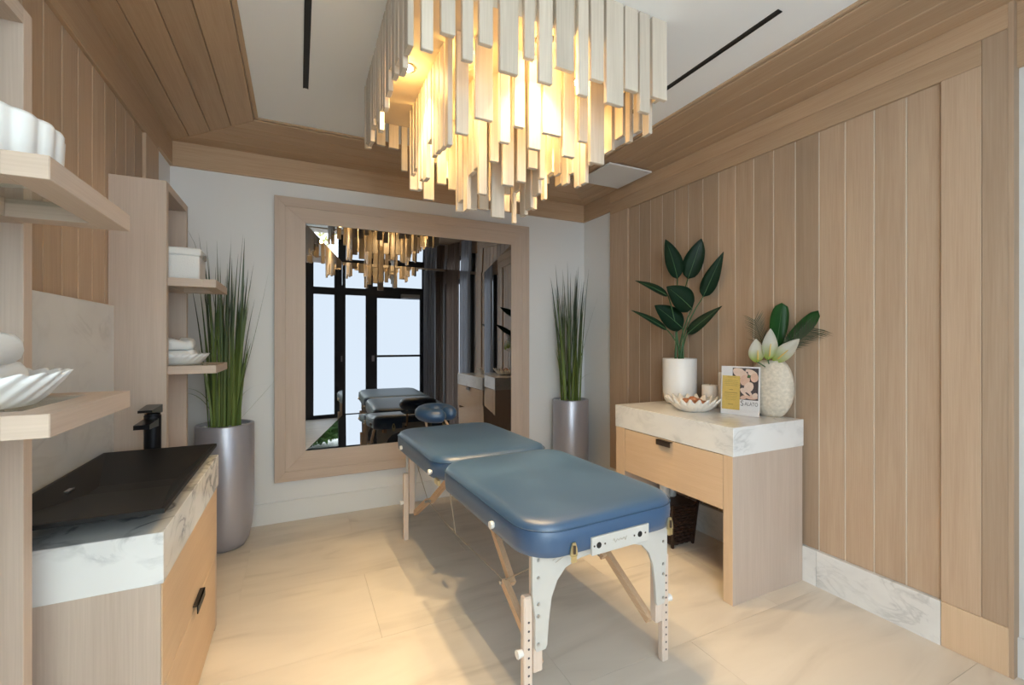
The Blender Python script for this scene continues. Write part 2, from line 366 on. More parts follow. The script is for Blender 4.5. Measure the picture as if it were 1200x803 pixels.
# wooden soffit: four mitred boards on each side of the white tray
IX0, IX1, IY0, IY1 = -0.238, 1.982, -0.36, 3.04
fr = [0.0, 0.255, 0.50, 0.755, 1.0]
trim_w = 0.022
def mitre_board(side, f0, f1, z0, z1, mat, name, parent):
    def rect(f): return (IX0 + (XL - IX0) * f, IX1 + (XRR - IX1) * f if False else IX1 + (XR - IX1) * f, IY0 + (YF - IY0) * f, IY1 + (YB - IY1) * f)
    a, b = rect(f0), rect(f1); g = 0.0012
    if side == 'L': p = [(b[0] + g, b[2], z0), (b[0] + g, b[3], z0), (a[0] - g, a[3], z0), (a[0] - g, a[2], z0)]
    if side == 'R': p = [(a[1] + g, a[2], z0), (a[1] + g, a[3], z0), (b[1] - g, b[3], z0), (b[1] - g, b[2], z0)]
    if side == 'B': p = [(a[0], a[3] + g, z0), (a[1], a[3] + g, z0), (b[1], b[3] - g, z0), (b[0], b[3] - g, z0)]
    if side == 'F': p = [(a[0], a[2] - g, z0), (a[1], a[2] - g, z0), (b[1], b[2] + g, z0), (b[0], b[2] + g, z0)]
    bm = prism(B(), p, (0, 0, z1 - z0))
    ed = [e for e in bm.edges if all(abs(v.co.z - z0) < 1e-6 for v in e.verts)]
    bmesh.ops.bevel(bm, geom=ed, offset=0.0035, segments=1, affect='EDGES')
    c = Vector((sum(q[0] for q in p) / 4, sum(q[1] for q in p) / 4, z0))
    return mk(name, bm, mat, parent, origin=c)
for side, mt in (('L', 'oakY'), ('R', 'oakY'), ('B', 'oakX'), ('F', 'oakX')):
    for i in range(4): mitre_board(side, fr[i], fr[i + 1], ZS, ZC, mt, 'soffit_board', ce)
    mitre_board(side, -0.045, 0.0, ZS + 0.004, ZC, mt, 'soffit_bead', ce)
mk('soffit_strip', bx(XR, XRR, YF, 0.716, ZS, ZC), 'oakY', ce)

# ---- right wall: framed oak boarding with a marble skirting
RF = 2.474                                     # front of the frame
P0, P1, NP = 0.916, 2.921, 16
pw = (P1 - P0) / NP
mk('groove_back', bx(RF + 0.020, XR, P0, P1, 0.19, 2.41), 'groove_lit', wr)
def plank_mesh(h, w_, th, sgn):
    """board lying in the y-z plane, its front towards sgn*x, chamfered long edges"""
    ch = 0.0012; g = 0.0034
    q = [(0, -w_ / 2 + g), (-th + ch, -w_ / 2 + g), (-th, -w_ / 2 + g + ch), (-th, w_ / 2 - g - ch), (-th + ch, w_ / 2 - g), (0, w_ / 2 - g)]
    return prism(B(), [(-sgn * x if False else x * (1 if sgn < 0 else -1), y, 0) for x, y in q], (0, 0, h))
src = None
for i in range(NP):
    loc = Vector((RF + 0.020, P0 + pw * (i + 0.5), 0.19))
    if src is None:
        src = mk('plank', plank_mesh(2.22, pw, 0.0045, -1), 'oakZ', wr, local=True); src.location = loc
    else: clone(src, loc, wr)
def framepiece(name, pts, th, mat, parent, sgn):
    bm = prism(B(), pts, (sgn * th, 0, 0))
    bmesh.ops.bevel(bm, geom=list(bm.edges), offset=0.002, segments=1, affect='EDGES')
    c = Vector((sum(p[0] for p in pts), sum(p[1] for p in pts), sum(p[2] for p in pts))) / len(pts)
    return mk(name, bm, mat, parent, origin=c)
# rail in two mitred steps, stiles, base blocks
RT = XR - RF
def yz(y0, y1, z0, z1, x): return [(x, y0, z0), (x, y1, z0), (x, y1, z1), (x, y0, z1)]
framepiece('top_rail', yz(0.7905, 3.154, 2.4105, 2.512, RF), RT, 'oakY', wr, 1)
framepiece('top_rail', yz(0.716, 3.154, 2.513, ZS, RF), RT, 'oakY', wr, 1)
framepiece('stile', yz(P1, 3.154, 0.19, 2.41, RF), RT, 'oakZ', wr, 1)
framepiece('stile', yz(0.7905, P0, 0.19, 2.41, RF), RT, 'oakZ', wr, 1)
framepiece('stile', yz(0.716, 0.7895, 0.19, 2.512, RF), RT, 'oakZ', wr, 1)
mk('plinth_block', bx(RF - 0.002, XR, 0.714, 0.915, 0, 0.189, bev=0.002), 'honeyZ', wr, origin=(RF, 0.8, 0))
for a, b_ in ((0.916, 1.42), (1.4215, 2.62), (2.6215, 3.154)):
    mk('marble_skirting', bx(RF - 0.004, XR, a, b_, 0, 0.1885), 'marble_soft', wr, origin=(RF, (a + b_) / 2 * 1.0, 0))
mk('return_edge', bx(RF, XRR, 0.70, 0.7155, 0, ZS), 'oakZ', wr)
# ---- left wall: the same boarding, seen above the basin
LF = -0.732
mk('groove_back', bx(XL, LF - 0.020, -0.2, 2.973, 1.30, 2.41), 'groove_lit', wl)
src = None
y = 2.973
while y > 0.3:
    loc = Vector((LF - 0.020, y - 0.0635, 0.0))
    if src is None:
        src = mk('plank', plank_mesh(2.41, 0.127, 0.0045, 1), 'oakZ', wl, local=True); src.location = loc
    else: clone(src, loc, wl)
    y -= 0.127
framepiece('top_rail', yz(0.3, 3.21, 2.4105, ZS, LF), XL - LF, 'oakY', wl, 1)
framepiece('stile', yz(2.973, 3.21, 0, 2.41, LF), XL - LF, 'oakZ', wl, 1)

# ---- glazed front wall behind the viewer (seen in the mirror)
FT = 0.06
wf = struct(mk('wall_front', box(bx(XL - 0.1, XL + 0.02, YF - 0.12, YF, 0, 2.75), 2.10, XRR + 0.1, YF - 0.12, YF, 0, 2.75), 'wall'))
def window(name, x0, x1, z0, z1, pane, bars=()):
    fbm = B()
    box(fbm, x0, x0 + FT, YF - 0.09, YF, z0, z1); box(fbm, x1 - FT, x1, YF - 0.09, YF, z0, z1)
    box(fbm, x0 + FT, x1 - FT, YF - 0.09, YF, z0, z0 + FT); box(fbm, x0 + FT, x1 - FT, YF - 0.09, YF, z1 - FT, z1)
    o = struct(mk(name, fbm, 'alu'))
    zs = [z0 + FT] + [k for z in bars for k in (z - 0.02, z + 0.02)] + [z1 - FT]
    for z in bars: mk('glazing_bar', bx(x0 + FT, x1 - FT, YF - 0.07, YF - 0.01, z - 0.02, z + 0.02), 'alu', o)
    for k in range(0, len(zs), 2): mk('pane', bx(x0 + FT, x1 - FT, YF - 0.046, YF - 0.04, zs[k], zs[k + 1]), pane, o)
    return o
window('window_1', XL + 0.02, 0.66, 0.0, 2.75, 'glass', (2.2,))
window('window_2', 0.66, 1.11, 0.0, 2.15, 'frost')
window('window_3', 0.66, 1.11, 2.15, 2.75, 'frost')
window('window_4', 1.11, 2.10, 2.20, 2.75, 'frost')
w5 = B()  # side window inferred behind the curtains, added for more daylight fill
for a_, b_, c_, d_ in ((-0.86, -0.80, 0.0, 2.36), (-0.21, -0.15, 0.0, 2.36), (0.44, 0.50, 0.0, 2.36)): box(w5, XRR - 0.05, XRR, a_, b_, c_, d_)
for a_, b_ in ((-0.80, -0.21), (-0.15, 0.44)): box(w5, XRR - 0.05, XRR, a_, b_, 0.0, 0.08); box(w5, XRR - 0.05, XRR, a_, b_, 2.28, 2.36)
w5 = struct(mk('fill_window', w5, 'alu'))
for a_, b_ in ((-0.80, -0.21), (-0.15, 0.44)): mk('pane', bx(XRR - 0.03, XRR - 0.024, a_, b_, 0.08, 2.28), 'frost', w5)
dbm = box(box(box(box(B(), 1.11, 1.24, YF - 0.09, YF, 0, 2.20), 2.0, 2.10, YF - 0.09, YF, 0, 2.20), 1.24, 2.0, YF - 0.09, YF, 2.06, 2.20), 1.24, 2.0, YF - 0.09, YF, 0.0, 0.22)
dr = struct(mk('door_1', dbm, 'alu'))
mk('push_bar', bx(1.24, 2.0, YF - 0.06, YF + 0.03, 1.02, 1.055), 'alu', dr)
mk('pane', bx(1.24, 2.0, YF - 0.046, YF - 0.04, 1.055, 2.06), 'frost', dr)
mk('pane', bx(1.24, 2.0, YF - 0.046, YF - 0.04, 0.22, 1.02), 'frost', dr)
mk('door_closer', bx(1.65, 1.98, YF, YF + 0.07, 2.07, 2.14), 'steel', dr)
mk('lock', bx(1.15, 1.19, YF, YF + 0.03, 0.95, 1.05), 'steel', dr)
mk('floor_outside', bx(-6, 8, -9, YF - 0.1, -0.15, -0.02), 'bounce_out')['kind'] = 'structure'  # ground kept pale so that it throws daylight up indoors

# ------------------------------------------------------------------ chandelier
CX, CY = 0.845, 1.90
CA, CB = 0.535, 0.52
ch = thing('slat_chandelier', 'square chandelier of hanging limed oak slats glowing with warm lamps', 'chandelier', (CX, CY, ZC))
PZ = 2.45
mk('canopy', bx(CX - CA + 0.024, CX + CA - 0.024, CY - CB + 0.024, CY + CB - 0.024, PZ, ZC), 'canopy', ch)
rnd = random.Random(4)
def slat(x0, x1, y0, y1, z0, z1):
    return mk('slat', bx(x0, x1, y0, y1, z0, z1, bev=0.002), 'slat', ch, origin=((x0 + x1) / 2, (y0 + y1) / 2, z1))
ST = 0.020
def pix_on_y(u, v, y):
    d = pix(u, v); t = y / d.y; return d.x * t, CAMH + d.z * t
front = [(494, 508, 60), (517, 534, 42), (542, 555, 72), (562, 578, 54), (586, 608, 88), (615, 627, 70), (632, 648, 99), (652, 673, 84),
         (678, 690, 113), (693, 708, 96), (711, 731, 125), (733, 748, 108), (750, 762, 133), (765, 782, 118)]
FY = CY - CB
for u0, u1, v in front:
    xa, _ = pix_on_y(u0, v, FY); xb, zb = pix_on_y(u1, v, FY); slat(xa, xb, FY, FY + ST, zb, ZC)
def side_run(a0, a1, lo, hi, seedv, wmin=0.035, wmax=0.075, gap=(0.012, 0.026)):
    r = random.Random(seedv); out = []; p = a0
    while p < a1 - 0.02:
        w_ = min(r.uniform(wmin, wmax), a1 - p); out.append((p, p + w_, r.uniform(lo, hi))); p += w_ + r.uniform(*gap)
    return out
def ring(half_x, half_y, lo, hi, top, seed, sides='LRBF', **k):
    x0, x1, y0, y1 = CX - half_x, CX + half_x, CY - half_y, CY + half_y
    for s in sides:
        if s in 'LR':
            for a, b_, z in side_run(y0 + 0.026, y1 - 0.026, lo, hi, seed + ord(s), **k):
                xx = x0 if s == 'L' else x1 - ST; slat(xx, xx + ST, a, b_, z, top)
        else:
            for a, b_, z in side_run(x0, x1, lo, hi, seed + ord(s), **k):
                yy = y0 if s == 'F' else y1 - ST; slat(a, b_, yy, yy + ST, z, top)
ring(CA, CB, 2.19, 2.34, ZC, 1, 'LRB', wmin=0.03, wmax=0.065)
BX, BY = 0.345, 0.335
rowb = [(535, 549.5, 158), (557, 578, 142), (586, 598, 168), (603, 615, 150), (620, 634, 176), (637, 658, 160), (661, 674, 185), (679, 689, 167), (692, 708.5, 193)]
for u0, u1, v in rowb:
    yy = CY - BY; xa, _ = pix_on_y(u0, v, yy); xb, zb = pix_on_y(u1, v, yy)
    slat(xa, xb, yy, yy + ST, zb, PZ)
ring(BX, BY, 2.00, 2.18, PZ, 11, 'LRB', wmin=0.03, wmax=0.06)
ring(0.16, 0.155, 1.89, 2.08, PZ, 21, 'LRBF', wmin=0.035, wmax=0.06, gap=(0.008, 0.02))
slat(CX - 0.035, CX + 0.03, CY, CY + ST, 1.88, PZ)
lamps = [(0.411, 1.87), (1.285, 1.90), (0.845, 1.47), (0.845, 2.33), (0.60, 2.14), (1.09, 1.66), (0.60, 1.66), (1.09, 2.14)]
for i, (x, y) in enumerate(lamps):
    hb = mk('lamp_ring', lathe(B(), [(0.034, PZ), (0.036, PZ - 0.004), (0.026, PZ - 0.006), (0.024, PZ)], (x, y), 20, False, False), 'steel', ch, smooth=True, origin=(x, y, PZ))
    mk('bulb', lathe(B(), [(0.004, PZ), (0.022, PZ - 0.001), (0.020, PZ - 0.008), (0.006, PZ - 0.012)], (x, y), 16), 'bulb', hb, smooth=True, origin=(x, y, PZ))
    ld = bpy.data.lights.new('lamp_light', 'SPOT'); ld.energy = LAMP_W * (1.0 if i < 4 else 0.35); ld.color = (1.0, 0.71, 0.36); ld.shadow_soft_size = 0.014
    ld.spot_size = math.radians(92); ld.spot_blend = 1.0
    lo = bpy.data.objects.new('lamp_light', ld); COL.objects.link(lo); lo.parent = ch; lo.location = Vector((x, y, PZ - 0.022)) - Vector((CX, CY, ZC))
    gd = bpy.data.lights.new('lamp_glow', 'POINT'); gd.energy = LAMP_W * 0.028; gd.color = (1.0, 0.62, 0.17); gd.shadow_soft_size = 0.02
    go = bpy.data.objects.new('lamp_glow', gd); COL.objects.link(go); go.parent = ch; go.location = Vector((x, y, PZ - 0.06)) - Vector((CX, CY, ZC))

# ceiling slots and vent
for k, (x, lab) in enumerate(((0.033, 'black linear slot in the white ceiling left of the chandelier'), (1.736, 'black linear slot in the white ceiling right of the chandelier'))):
    t = thing('ceiling_slot', lab, 'slot', (x, 1.85, ZC), group='linear ceiling slots')
    mk('slot_frame', box(box(B(), x - 0.013, x - 0.009, 1.135, 2.56, ZC - 0.004, ZC + 0.004), x + 0.009, x + 0.013, 1.135, 2.56, ZC - 0.004, ZC + 0.004), 'black', t)
    mk('slot_strip', bx(x - 0.009, x + 0.009, 1.135, 2.56, ZC - 0.002, ZC + 0.004), 'black', t)
vt = thing('ceiling_vent', 'white square vent panel on the oak soffit near the back right corner', 'vent', (2.23, 2.79, ZS))
mk('vent_plate', bx(2.03, 2.43, 2.59, 2.99, ZS - 0.022, ZS - 0.010, bev=0.002), 'vent', vt)
mk('vent_neck', bx(2.07, 2.39, 2.63, 2.95, ZS - 0.010, ZS), 'vent', vt)

# ------------------------------------------------------------------ mirror
mr = thing('framed_mirror', 'large smoked mirror in a wide pale oak frame on the back wall', 'mirror', (0.86, YB, 0.30))
fx0, fx1, fz0, fz1 = -0.155, 1.878, 0.297, 2.333
gx0, gx1, gz0, gz1 = 0.045, 1.70, 0.503, 2.157
hx0, hx1, hz0, hz1 = 0.297, 1.45, 0.742, 1.897
mx0, mx1, mz0, mz1 = fx0 + 0.07, fx1 - 0.07, fz0 + 0.07, fz1 - 0.07
FYF = 3.545
def frame_ring(o, i, yf, name):
    (ox0, ox1, oz0, oz1), (ix0, ix1, iz0, iz1) = o, i
    for pts, mt in (([(ox0, yf, oz0), (ix0, yf, iz0), (ix0, yf, iz1), (ox0, yf, oz1)], 'paleZ'), ([(ox1, yf, oz0), (ix1, yf, iz0), (ix1, yf, iz1), (ox1, yf, oz1)], 'paleZ'),
                    ([(ox0, yf, oz1), (ix0, yf, iz1), (ix1, yf, iz1), (ox1, yf, oz1)], 'paleX'), ([(ox0, yf, oz0), (ix0, yf, iz0), (ix1, yf, iz0), (ox1, yf, oz0)], 'paleX')):
        bm = prism(B(), pts, (0, YB - yf, 0)); bmesh.ops.bevel(bm, geom=list(bm.edges), offset=0.0015, segments=1, affect='EDGES')
        c = Vector((sum(p[0] for p in pts) / 4, yf, sum(p[2] for p in pts) / 4)); mk(name, bm, mt, mr, origin=c)
frame_ring((fx0, fx1, fz0, fz1), (mx0, mx1, mz0, mz1), FYF, 'outer_frame_board')
frame_ring((mx0, mx1, mz0, mz1), (gx0, gx1, gz0, gz1), FYF + 0.003, 'inner_frame_board')
yo, yc = 3.556, 3.570
G4 = [(gx0, yo, gz0), (gx1, yo, gz0), (gx1, yo, gz1), (gx0, yo, gz1)]; H4 = [(hx0, yc, hz0), (hx1, yc, hz0), (hx1, yc, hz1), (hx0, yc, hz1)]
for k in range(4):
    mk('bevelled_mirror_panel', prism(B(), [G4[k], G4[(k + 1) % 4], H4[(k + 1) % 4], H4[k]], (0, 0.006, 0)), 'mirror', mr)
mk('centre_mirror_panel', prism(B(), H4, (0, 0.006, 0)), 'mirror', mr)

# ------------------------------------------------------------------ shelf towers on the left wall
TB, TF = LF - 0.0150, -0.542
def tower(y0, y1, label):
    t = thing('shelf_tower', label, 'shelf unit', (-0.64, (y0 + y1) / 2, 0), group='open shelf towers on the left wall')
    bt = 0.036
    mk('side_panel', bx(TB, TF, y0, y0 + bt, 0, 2.03, bev=0.001), 'paleZ', t, origin=(-0.64, y0, 0))
    mk('side_panel', bx(TB, TF, y1 - bt, y1, 0, 2.03, bev=0.001), 'paleZ', t, origin=(-0.64, y1, 0))
    mk('back_panel', bx(TB, TB + 0.016, y0 + bt, y1 - bt, 0, 1.994), 'paleZ', t)
    mk('top_panel', bx(TB, TF, y0 + bt, y1 - bt, 1.994, 2.03), 'paleY', t)
    sy0, sy1 = y0 + 0.02 + 0.0, y1 - 0.05
    for z in (1.147, 1.556):
        xa, xb, f = TB + 0.018, -0.355, 0.055
        s = mk('shelf', box(box(B(), xb - f, xb, sy0, sy1, z, z + 0.038, bev=0.001), xa, TF, y0 + bt, y1 - bt, z, z + 0.038), 'paleY', t, origin=(-0.5, (y0 + y1) / 2, z))
        for q0, q1 in ((sy0, sy0 + f), (sy1 - f, sy1)): mk('shelf_rail', bx(TF, xb - f - 0.0005, q0, q1, z, z + 0.038, bev=0.001), 'paleX', s, origin=(-0.5, q0, z))
        for q0 in (sy0,): mk('shelf_end', bx(xb - f, xb - 0.001, sy0 - 0.001, sy0 + 0.0, z + 0.0005, z + 0.0375), 'paleX', s, origin=(-0.5, q0, z))
        mk('glass_insert', bx(TF, xb - f, sy0 + f, sy1 - f, z + 0.028, z + 0.036), 'glass', s)
    return t
tower(0.930, 1.372, 'pale oak shelf tower nearest the viewer holding the fluted pot')
tower(2.500, 2.935, 'pale oak shelf tower beyond the black basin holding the white box')

# marble backsplash
struct(mk('trim_5', bx(XL, LF + 0.006, 1.374, 2.498, 0.78, 1.455), 'marble2'))

# ------------------------------------------------------------------ vanity
VX, VY0, VY1, VZ, VM = -0.335, 1.505, 2.42, 0.78, 0.640
va = thing('vanity_cabinet', 'oak vanity cabinet with honey drawer fronts below the black basin', 'cabinet', (-0.54, 1.96, 0))
mk('side_panel', bx(LF, VX - 0.004, VY0, VY0 + 0.05, 0, VM, bev=0.001), 'paleZ', va, origin=(-0.5, VY0, 0))
mk('side_panel', bx(LF, VX - 0.004, VY1 - 0.05, VY1, 0, VM, bev=0.001), 'paleZ', va, origin=(-0.5, VY1, 0))
mk('carcass', bx(LF, VX - 0.03, VY0 + 0.05, VY1 - 0.05, 0.04, VM), 'paleZ', va)
DZ = 0.342
d1 = mk('drawer', bx(VX - 0.0035, VX - 0.0005, VY0 + 0.001, VY1 - 0.02, DZ + 0.004, VM - 0.003, bev=0.001), 'honeyY', va, origin=(VX, 1.9, 0.5))
d2 = mk('drawer', bx(VX - 0.03, VX - 0.002, VY0 + 0.052, VY1 - 0.052, 0.02, DZ - 0.003, bev=0.001), 'honeyY', va, origin=(VX, 1.9, 0.2))
mk('handle', box(bx(VX - 0.0004, VX + 0.016, 1.89, 2.02, DZ + 0.022, DZ + 0.026), VX + 0.012, VX + 0.016, 1.89, 2.02, DZ - 0.004, DZ + 0.026), 'black', d1, label='black tab handle')
ct = tag(mk('vanity_countertop', bx(LF + 0.007, VX + 0.003, VY0 - 0.004, VY1, VM, VZ, bev=0.0015), 'marble', origin=(-0.53, 1.96, VM)), 'thick white marble countertop carrying the black basin', 'countertop')
# basin: shallow folded trough with thin walls
RZ = 0.85
rim = [(-0.325, 1.480, RZ), (-0.325, 2.325, RZ), (-0.708, 2.325, RZ), (-0.708, 1.480, RZ)]
bot = [(-0.40, 1.90, 0.800), (-0.40, 1.99, 0.800), (-0.62, 1.99, 0.800), (-0.62, 1.90, 0.800)]
def inset(p, d, dz):
    cx_, cy_ = -0.5165, 1.9025
    return (p[0] + (d if p[0] < cx_ else -d), p[1] + (d if p[1] < cy_ else -d), p[2] + dz)
sk = thing('wash_basin', 'black angular trough basin on the marble vanity countertop', 'basin', (-0.51, 1.945, VZ))
bm = B()
outer_r = [bm.verts.new((p[0], p[1], RZ - 0.012)) for p in rim]; outer_b = [bm.verts.new((p[0], p[1], VZ)) for p in bot]
top_o = [bm.verts.new(p) for p in rim]; top_i = [bm.verts.new(inset(p, 0.010, 0)) for p in rim]; in_b = [bm.verts.new(p) for p in bot]
for A_, B_ in ((outer_b, outer_r), (outer_r, top_o), (top_o, top_i), (top_i, in_b)):
    for i in range(4): bm.faces.new((A_[i], A_[(i + 1) % 4], B_[(i + 1) % 4], B_[i]))
bm.faces.new(outer_b[::-1]); bm.faces.new(in_b)
mk('trough', bm, 'sink', sk)
mk('overflow', bx(-0.664, -0.650, 1.86, 1.90, 0.822, 0.828), 'steel', sk)
# tap
fx, fy = -0.562, 2.372
fa = thing('basin_tap', 'black square-lever tap standing behind the black basin', 'tap', (fx, fy, VZ))
mk('body', lathe(B(), [(0.030, VZ), (0.030, 0.984), (0.027, 0.986), (0.027, 0.992)], (fx, fy), 28), 'tap', fa, smooth=False)
mk('spout', loft(B(), [[(fx - 0.026, fy - 0.02, 0.94), (fx + 0.026, fy - 0.02, 0.94), (fx + 0.026, fy - 0.02, 0.972), (fx - 0.026, fy - 0.02, 0.972)],
                       [(fx - 0.026, fy - 0.150, 0.948), (fx + 0.026, fy - 0.150, 0.948), (fx + 0.026, fy - 0.150, 0.966), (fx - 0.026, fy - 0.150, 0.966)]]), 'tap', fa)
mk('lever', loft(B(), [[(fx - 0.028, fy + 0.03, 0.992), (fx + 0.028, fy + 0.03, 0.992), (fx + 0.028, fy + 0.03, 1.026), (fx - 0.028, fy + 0.03, 1.026)],
                       [(fx - 0.024, fy - 0.105, 1.008), (fx + 0.024, fy - 0.105, 1.008), (fx + 0.024, fy - 0.105, 1.018), (fx - 0.024, fy - 0.105, 1.018)]]), 'tap', fa)

# ------------------------------------------------------------------ things on the shelves
def towel(name, c, lx, ly, h, label, seed, rz=0.0):
    """folded towel: soft rounded slab with a rolled front fold"""
    r = random.Random(seed); bm = B(); n = 36; rings = []
    prof = [(-0.86, 0.0), (-0.97, 0.18), (-1.0, 0.42), (-0.98, 0.7), (-0.88, 0.92), (-0.66, 1.0), (-0.3, 1.03)]
    ph = [r.uniform(0, 6.28) for _ in range(4)]
    for q, zf in prof:
        s = -q; ring_ = []
        for i in range(n):
            a = 2 * PI * i / n; ca, sa = math.cos(a), math.sin(a)
            ex = 0.42
            x = lx / 2 * s * math.copysign(abs(ca) ** ex, ca); y = ly / 2 * s * math.copysign(abs(sa) ** ex, sa)
            wob = 0.006 * math.sin(3 * a + ph[0]) * zf + 0.004 * math.sin(7 * a + ph[1]) * zf
            ring_.append((x * (1 + wob * 2), y * (1 + wob * 2), h * zf + (wob if 0.1 < zf else 0)))
        rings.append(ring_)
    loft(bm, rings)
    m = Matrix.Translation(c) @ Matrix.Rotation(rz, 4, 'Z'); bmesh.ops.transform(bm, matrix=m, verts=bm.verts)
    return tag(mk(name, bm, 'towel', smooth=True, origin=c), label, 'towel', 'folded white towels')
fp = thing('fluted_pot', 'white fluted pot on the upper shelf nearest the viewer', 'pot', (-0.52, 1.065, 1.594))
mk('pot_body', lathe(B(), [(0.118, 1.594), (0.130, 1.602), (0.133, 1.672), (0.130, 1.678), (0.120, 1.676), (0.118, 1.612), (0.02, 1.606)], (-0.52, 1.065), 144, True, True,
    lambda a, z: 1 + 0.055 * (abs(math.sin(a * 10)) ** 0.8 - 0.6)), 'white', fp, smooth=True)
def pleated_dish(name, c, rb, rt, h, n, label, mat='white', oval=(1, 1), group=None):
    t = thing(name, label, 'dish', c, group=group)
    x0, y0, z0 = c; bm = B(); rings = []; N = n * 6
    prof = [(rb, 0), (rb + (rt - rb) * 0.35, h * 0.25), (rb + (rt - rb) * 0.75, h * 0.7), (rt, h), (rt - 0.006, h), (rb + (rt - rb) * 0.7 - 0.006, h * 0.7), (rb - 0.004, h * 0.14)]
    for k, (r, z) in enumerate(prof):
        ring_ = []
        for i in range(N):
            a = 2 * PI * i / N; tw = a + 0.35 * z / h
            amp = 0.028 * min(1, z / h + 0.1); rr = r * (1 + amp * math.cos(a * n)); dz = 0.045 * h * math.cos(a * n) * (z / h) ** 2
            ring_.append((x0 + oval[0] * rr * math.cos(tw), y0 + oval[1] * rr * math.sin(tw), z0 + max(0.0, z + dz)))
        rings.append(ring_)
    loft(bm, rings); mk('dish_body', bm, mat, t, smooth=True); return t
SH = 1.185
pleated_dish('pleated_dish', (-0.535, 1.10, SH), 0.10, 0.145, 0.058, 26, 'white pleated dish under two towels on the lower shelf nearest the viewer', group='pleated dishes with towels')
towel('folded_towel', (-0.545, 1.085, SH + 0.012), 0.185, 0.22, 0.060, 'lower folded white towel in the pleated dish nearest the viewer', 1, 0.15)
towel('folded_towel', (-0.55, 1.075, SH + 0.073), 0.185, 0.215, 0.052, 'upper folded white towel on the shelf nearest the viewer', 2, 0.1)
pleated_dish('pleated_dish', (-0.535, 2.70, SH), 0.085, 0.125, 0.052, 22, 'white pleated dish on the lower shelf of the tower beyond the basin', group='pleated dishes with towels')
towel('folded_towel', (-0.545, 2.69, SH + 0.010), 0.17, 0.15, 0.062, 'lower folded white towel on the tower beyond the basin', 3, 0.0)
towel('folded_towel', (-0.55, 2.69, SH + 0.073), 0.165, 0.15, 0.050, 'upper folded white towel on the tower beyond the basin', 4, 0.1)
wbx = thing('lidded_box', 'white textured box with a lid on the upper shelf beyond the basin', 'box', (-0.56, 2.66, 1.594))
mk('box_body', bx(-0.70, -0.432, 2.585, 2.745, 1.594, 1.712, bev=0.004), 'wicker_w', wbx)
mk('lid', bx(-0.706, -0.426, 2.579, 2.751, 1.712, 1.748, bev=0.006), 'wicker_w', wbx)
mk('clasp', bx(-0.426, -0.418, 2.65, 2.68, 1.70, 1.725), 'bronze', wbx)

# ------------------------------------------------------------------ tall grass planters
def grass_planter(cx_, cy_, label, seed, strays):
    t = thing('potted_grass', label, 'potted plant', (cx_, cy_, 0), group='tall grasses in silver planters')
    prof = [(0.085, 0.0), (0.105, 0.008), (0.130, 0.05), (0.148, 0.13), (0.157, 0.24), (0.160, 0.36), (0.160, 0.774), (0.157, 0.78), (0.138, 0.78), (0.135, 0.776), (0.135, 0.70)]
    mk('planter', lathe(B(), prof, (cx_, cy_), 56, True, True), 'silver', t, smooth=True)
    r = random.Random(seed); bm = B()
    for k in range(130):
        a = r.uniform(0, 2 * PI); rr = 0.128 * math.sqrt(r.random()); s = r.uniform(0.007, 0.013)
        tt = bmesh.new(); bmesh.ops.create_icosphere(tt, subdivisions=1, radius=s)
        bmesh.ops.translate(tt, verts=tt.verts, vec=(cx_ + rr * math.cos(a), cy_ + rr * math.sin(a), 0.745 + r.uniform(0, 0.018))); merge(bm, tt)
    lathe(bm, [(0.134, 0.735), (0.134, 0.745), (0.01, 0.747)], (cx_, cy_), 24)
    p = mk('pebbles', bm, 'pebble', t, smooth=True); p['kind'] = 'stuff'
    bm = B()
    tones = []
    def blade(p0, p1, p2, w_, face):
        n = 9; tones.extend([r.random()] * (2 * n + 2)); L = []; R_ = []
        for i in range(n + 1):
            q = i / n; c = bez(p0, p1, p2, q); ww = w_ * (0.75 + 0.5 * q if q < 0.4 else 0.95 * (1 - ((q - 0.4) / 0.6) ** 1.6)) * 0.5
            L.append(bm.verts.new(c + face * max(ww, 0.0003))); R_.append(bm.verts.new(c - face * max(ww, 0.0003)))
        mid = []
        for i in range(n):
            bm.faces.new((L[i], R_[i], R_[i + 1], L[i + 1]))
    for k in range(84):
        a = r.uniform(0, 2 * PI); rr = 0.088 * math.sqrt(r.random()); p0 = Vector((cx_ + rr * math.cos(a), cy_ + rr * math.sin(a), 0.745))
        f = r.random(); h = (0.45 + 0.75 * f ** 0.9) if k > 22 else r.uniform(0.9, 1.27)
        a2 = a + r.gauss(0, 0.6); lean = r.uniform(0.0, 0.12) * (0.5 + h * 0.55) + (0.04 if h < 0.6 else 0)
        tip = p0 + Vector((lean * math.cos(a2), lean * math.sin(a2), h))
        ctrl = p0 + Vector((lean * 0.28 * math.cos(a2), lean * 0.28 * math.sin(a2), h * 0.6))
        fa_ = r.uniform(0, 2 * PI); blade(p0, ctrl, tip, r.uniform(0.010, 0.021), Vector((math.cos(fa_), math.sin(fa_), 0)))
    for (dx, dy, top, ox, oz) in strays:
        p0 = Vector((cx_ + 0.03 * (1 if dx > 0 else -1), cy_, 0.75)); tip = p0 + Vector((dx, dy, top)); ctrl = p0 + Vector((ox, 0, oz))
        blade(p0, ctrl, tip, 0.007, Vector((0.35, 0.9, 0.1)).normalized())
    for v in bm.verts: v.co.y = min(v.co.y, 3.53); v.co.x = min(v.co.x, 2.455)
    g = mk('grass_blades', bm, 'grass', t, smooth=True); g['kind'] = 'stuff'
    ta = g.data.attributes.new('tone', 'FLOAT', 'POINT'); ta.data.foreach_set('value', tones)
    return t
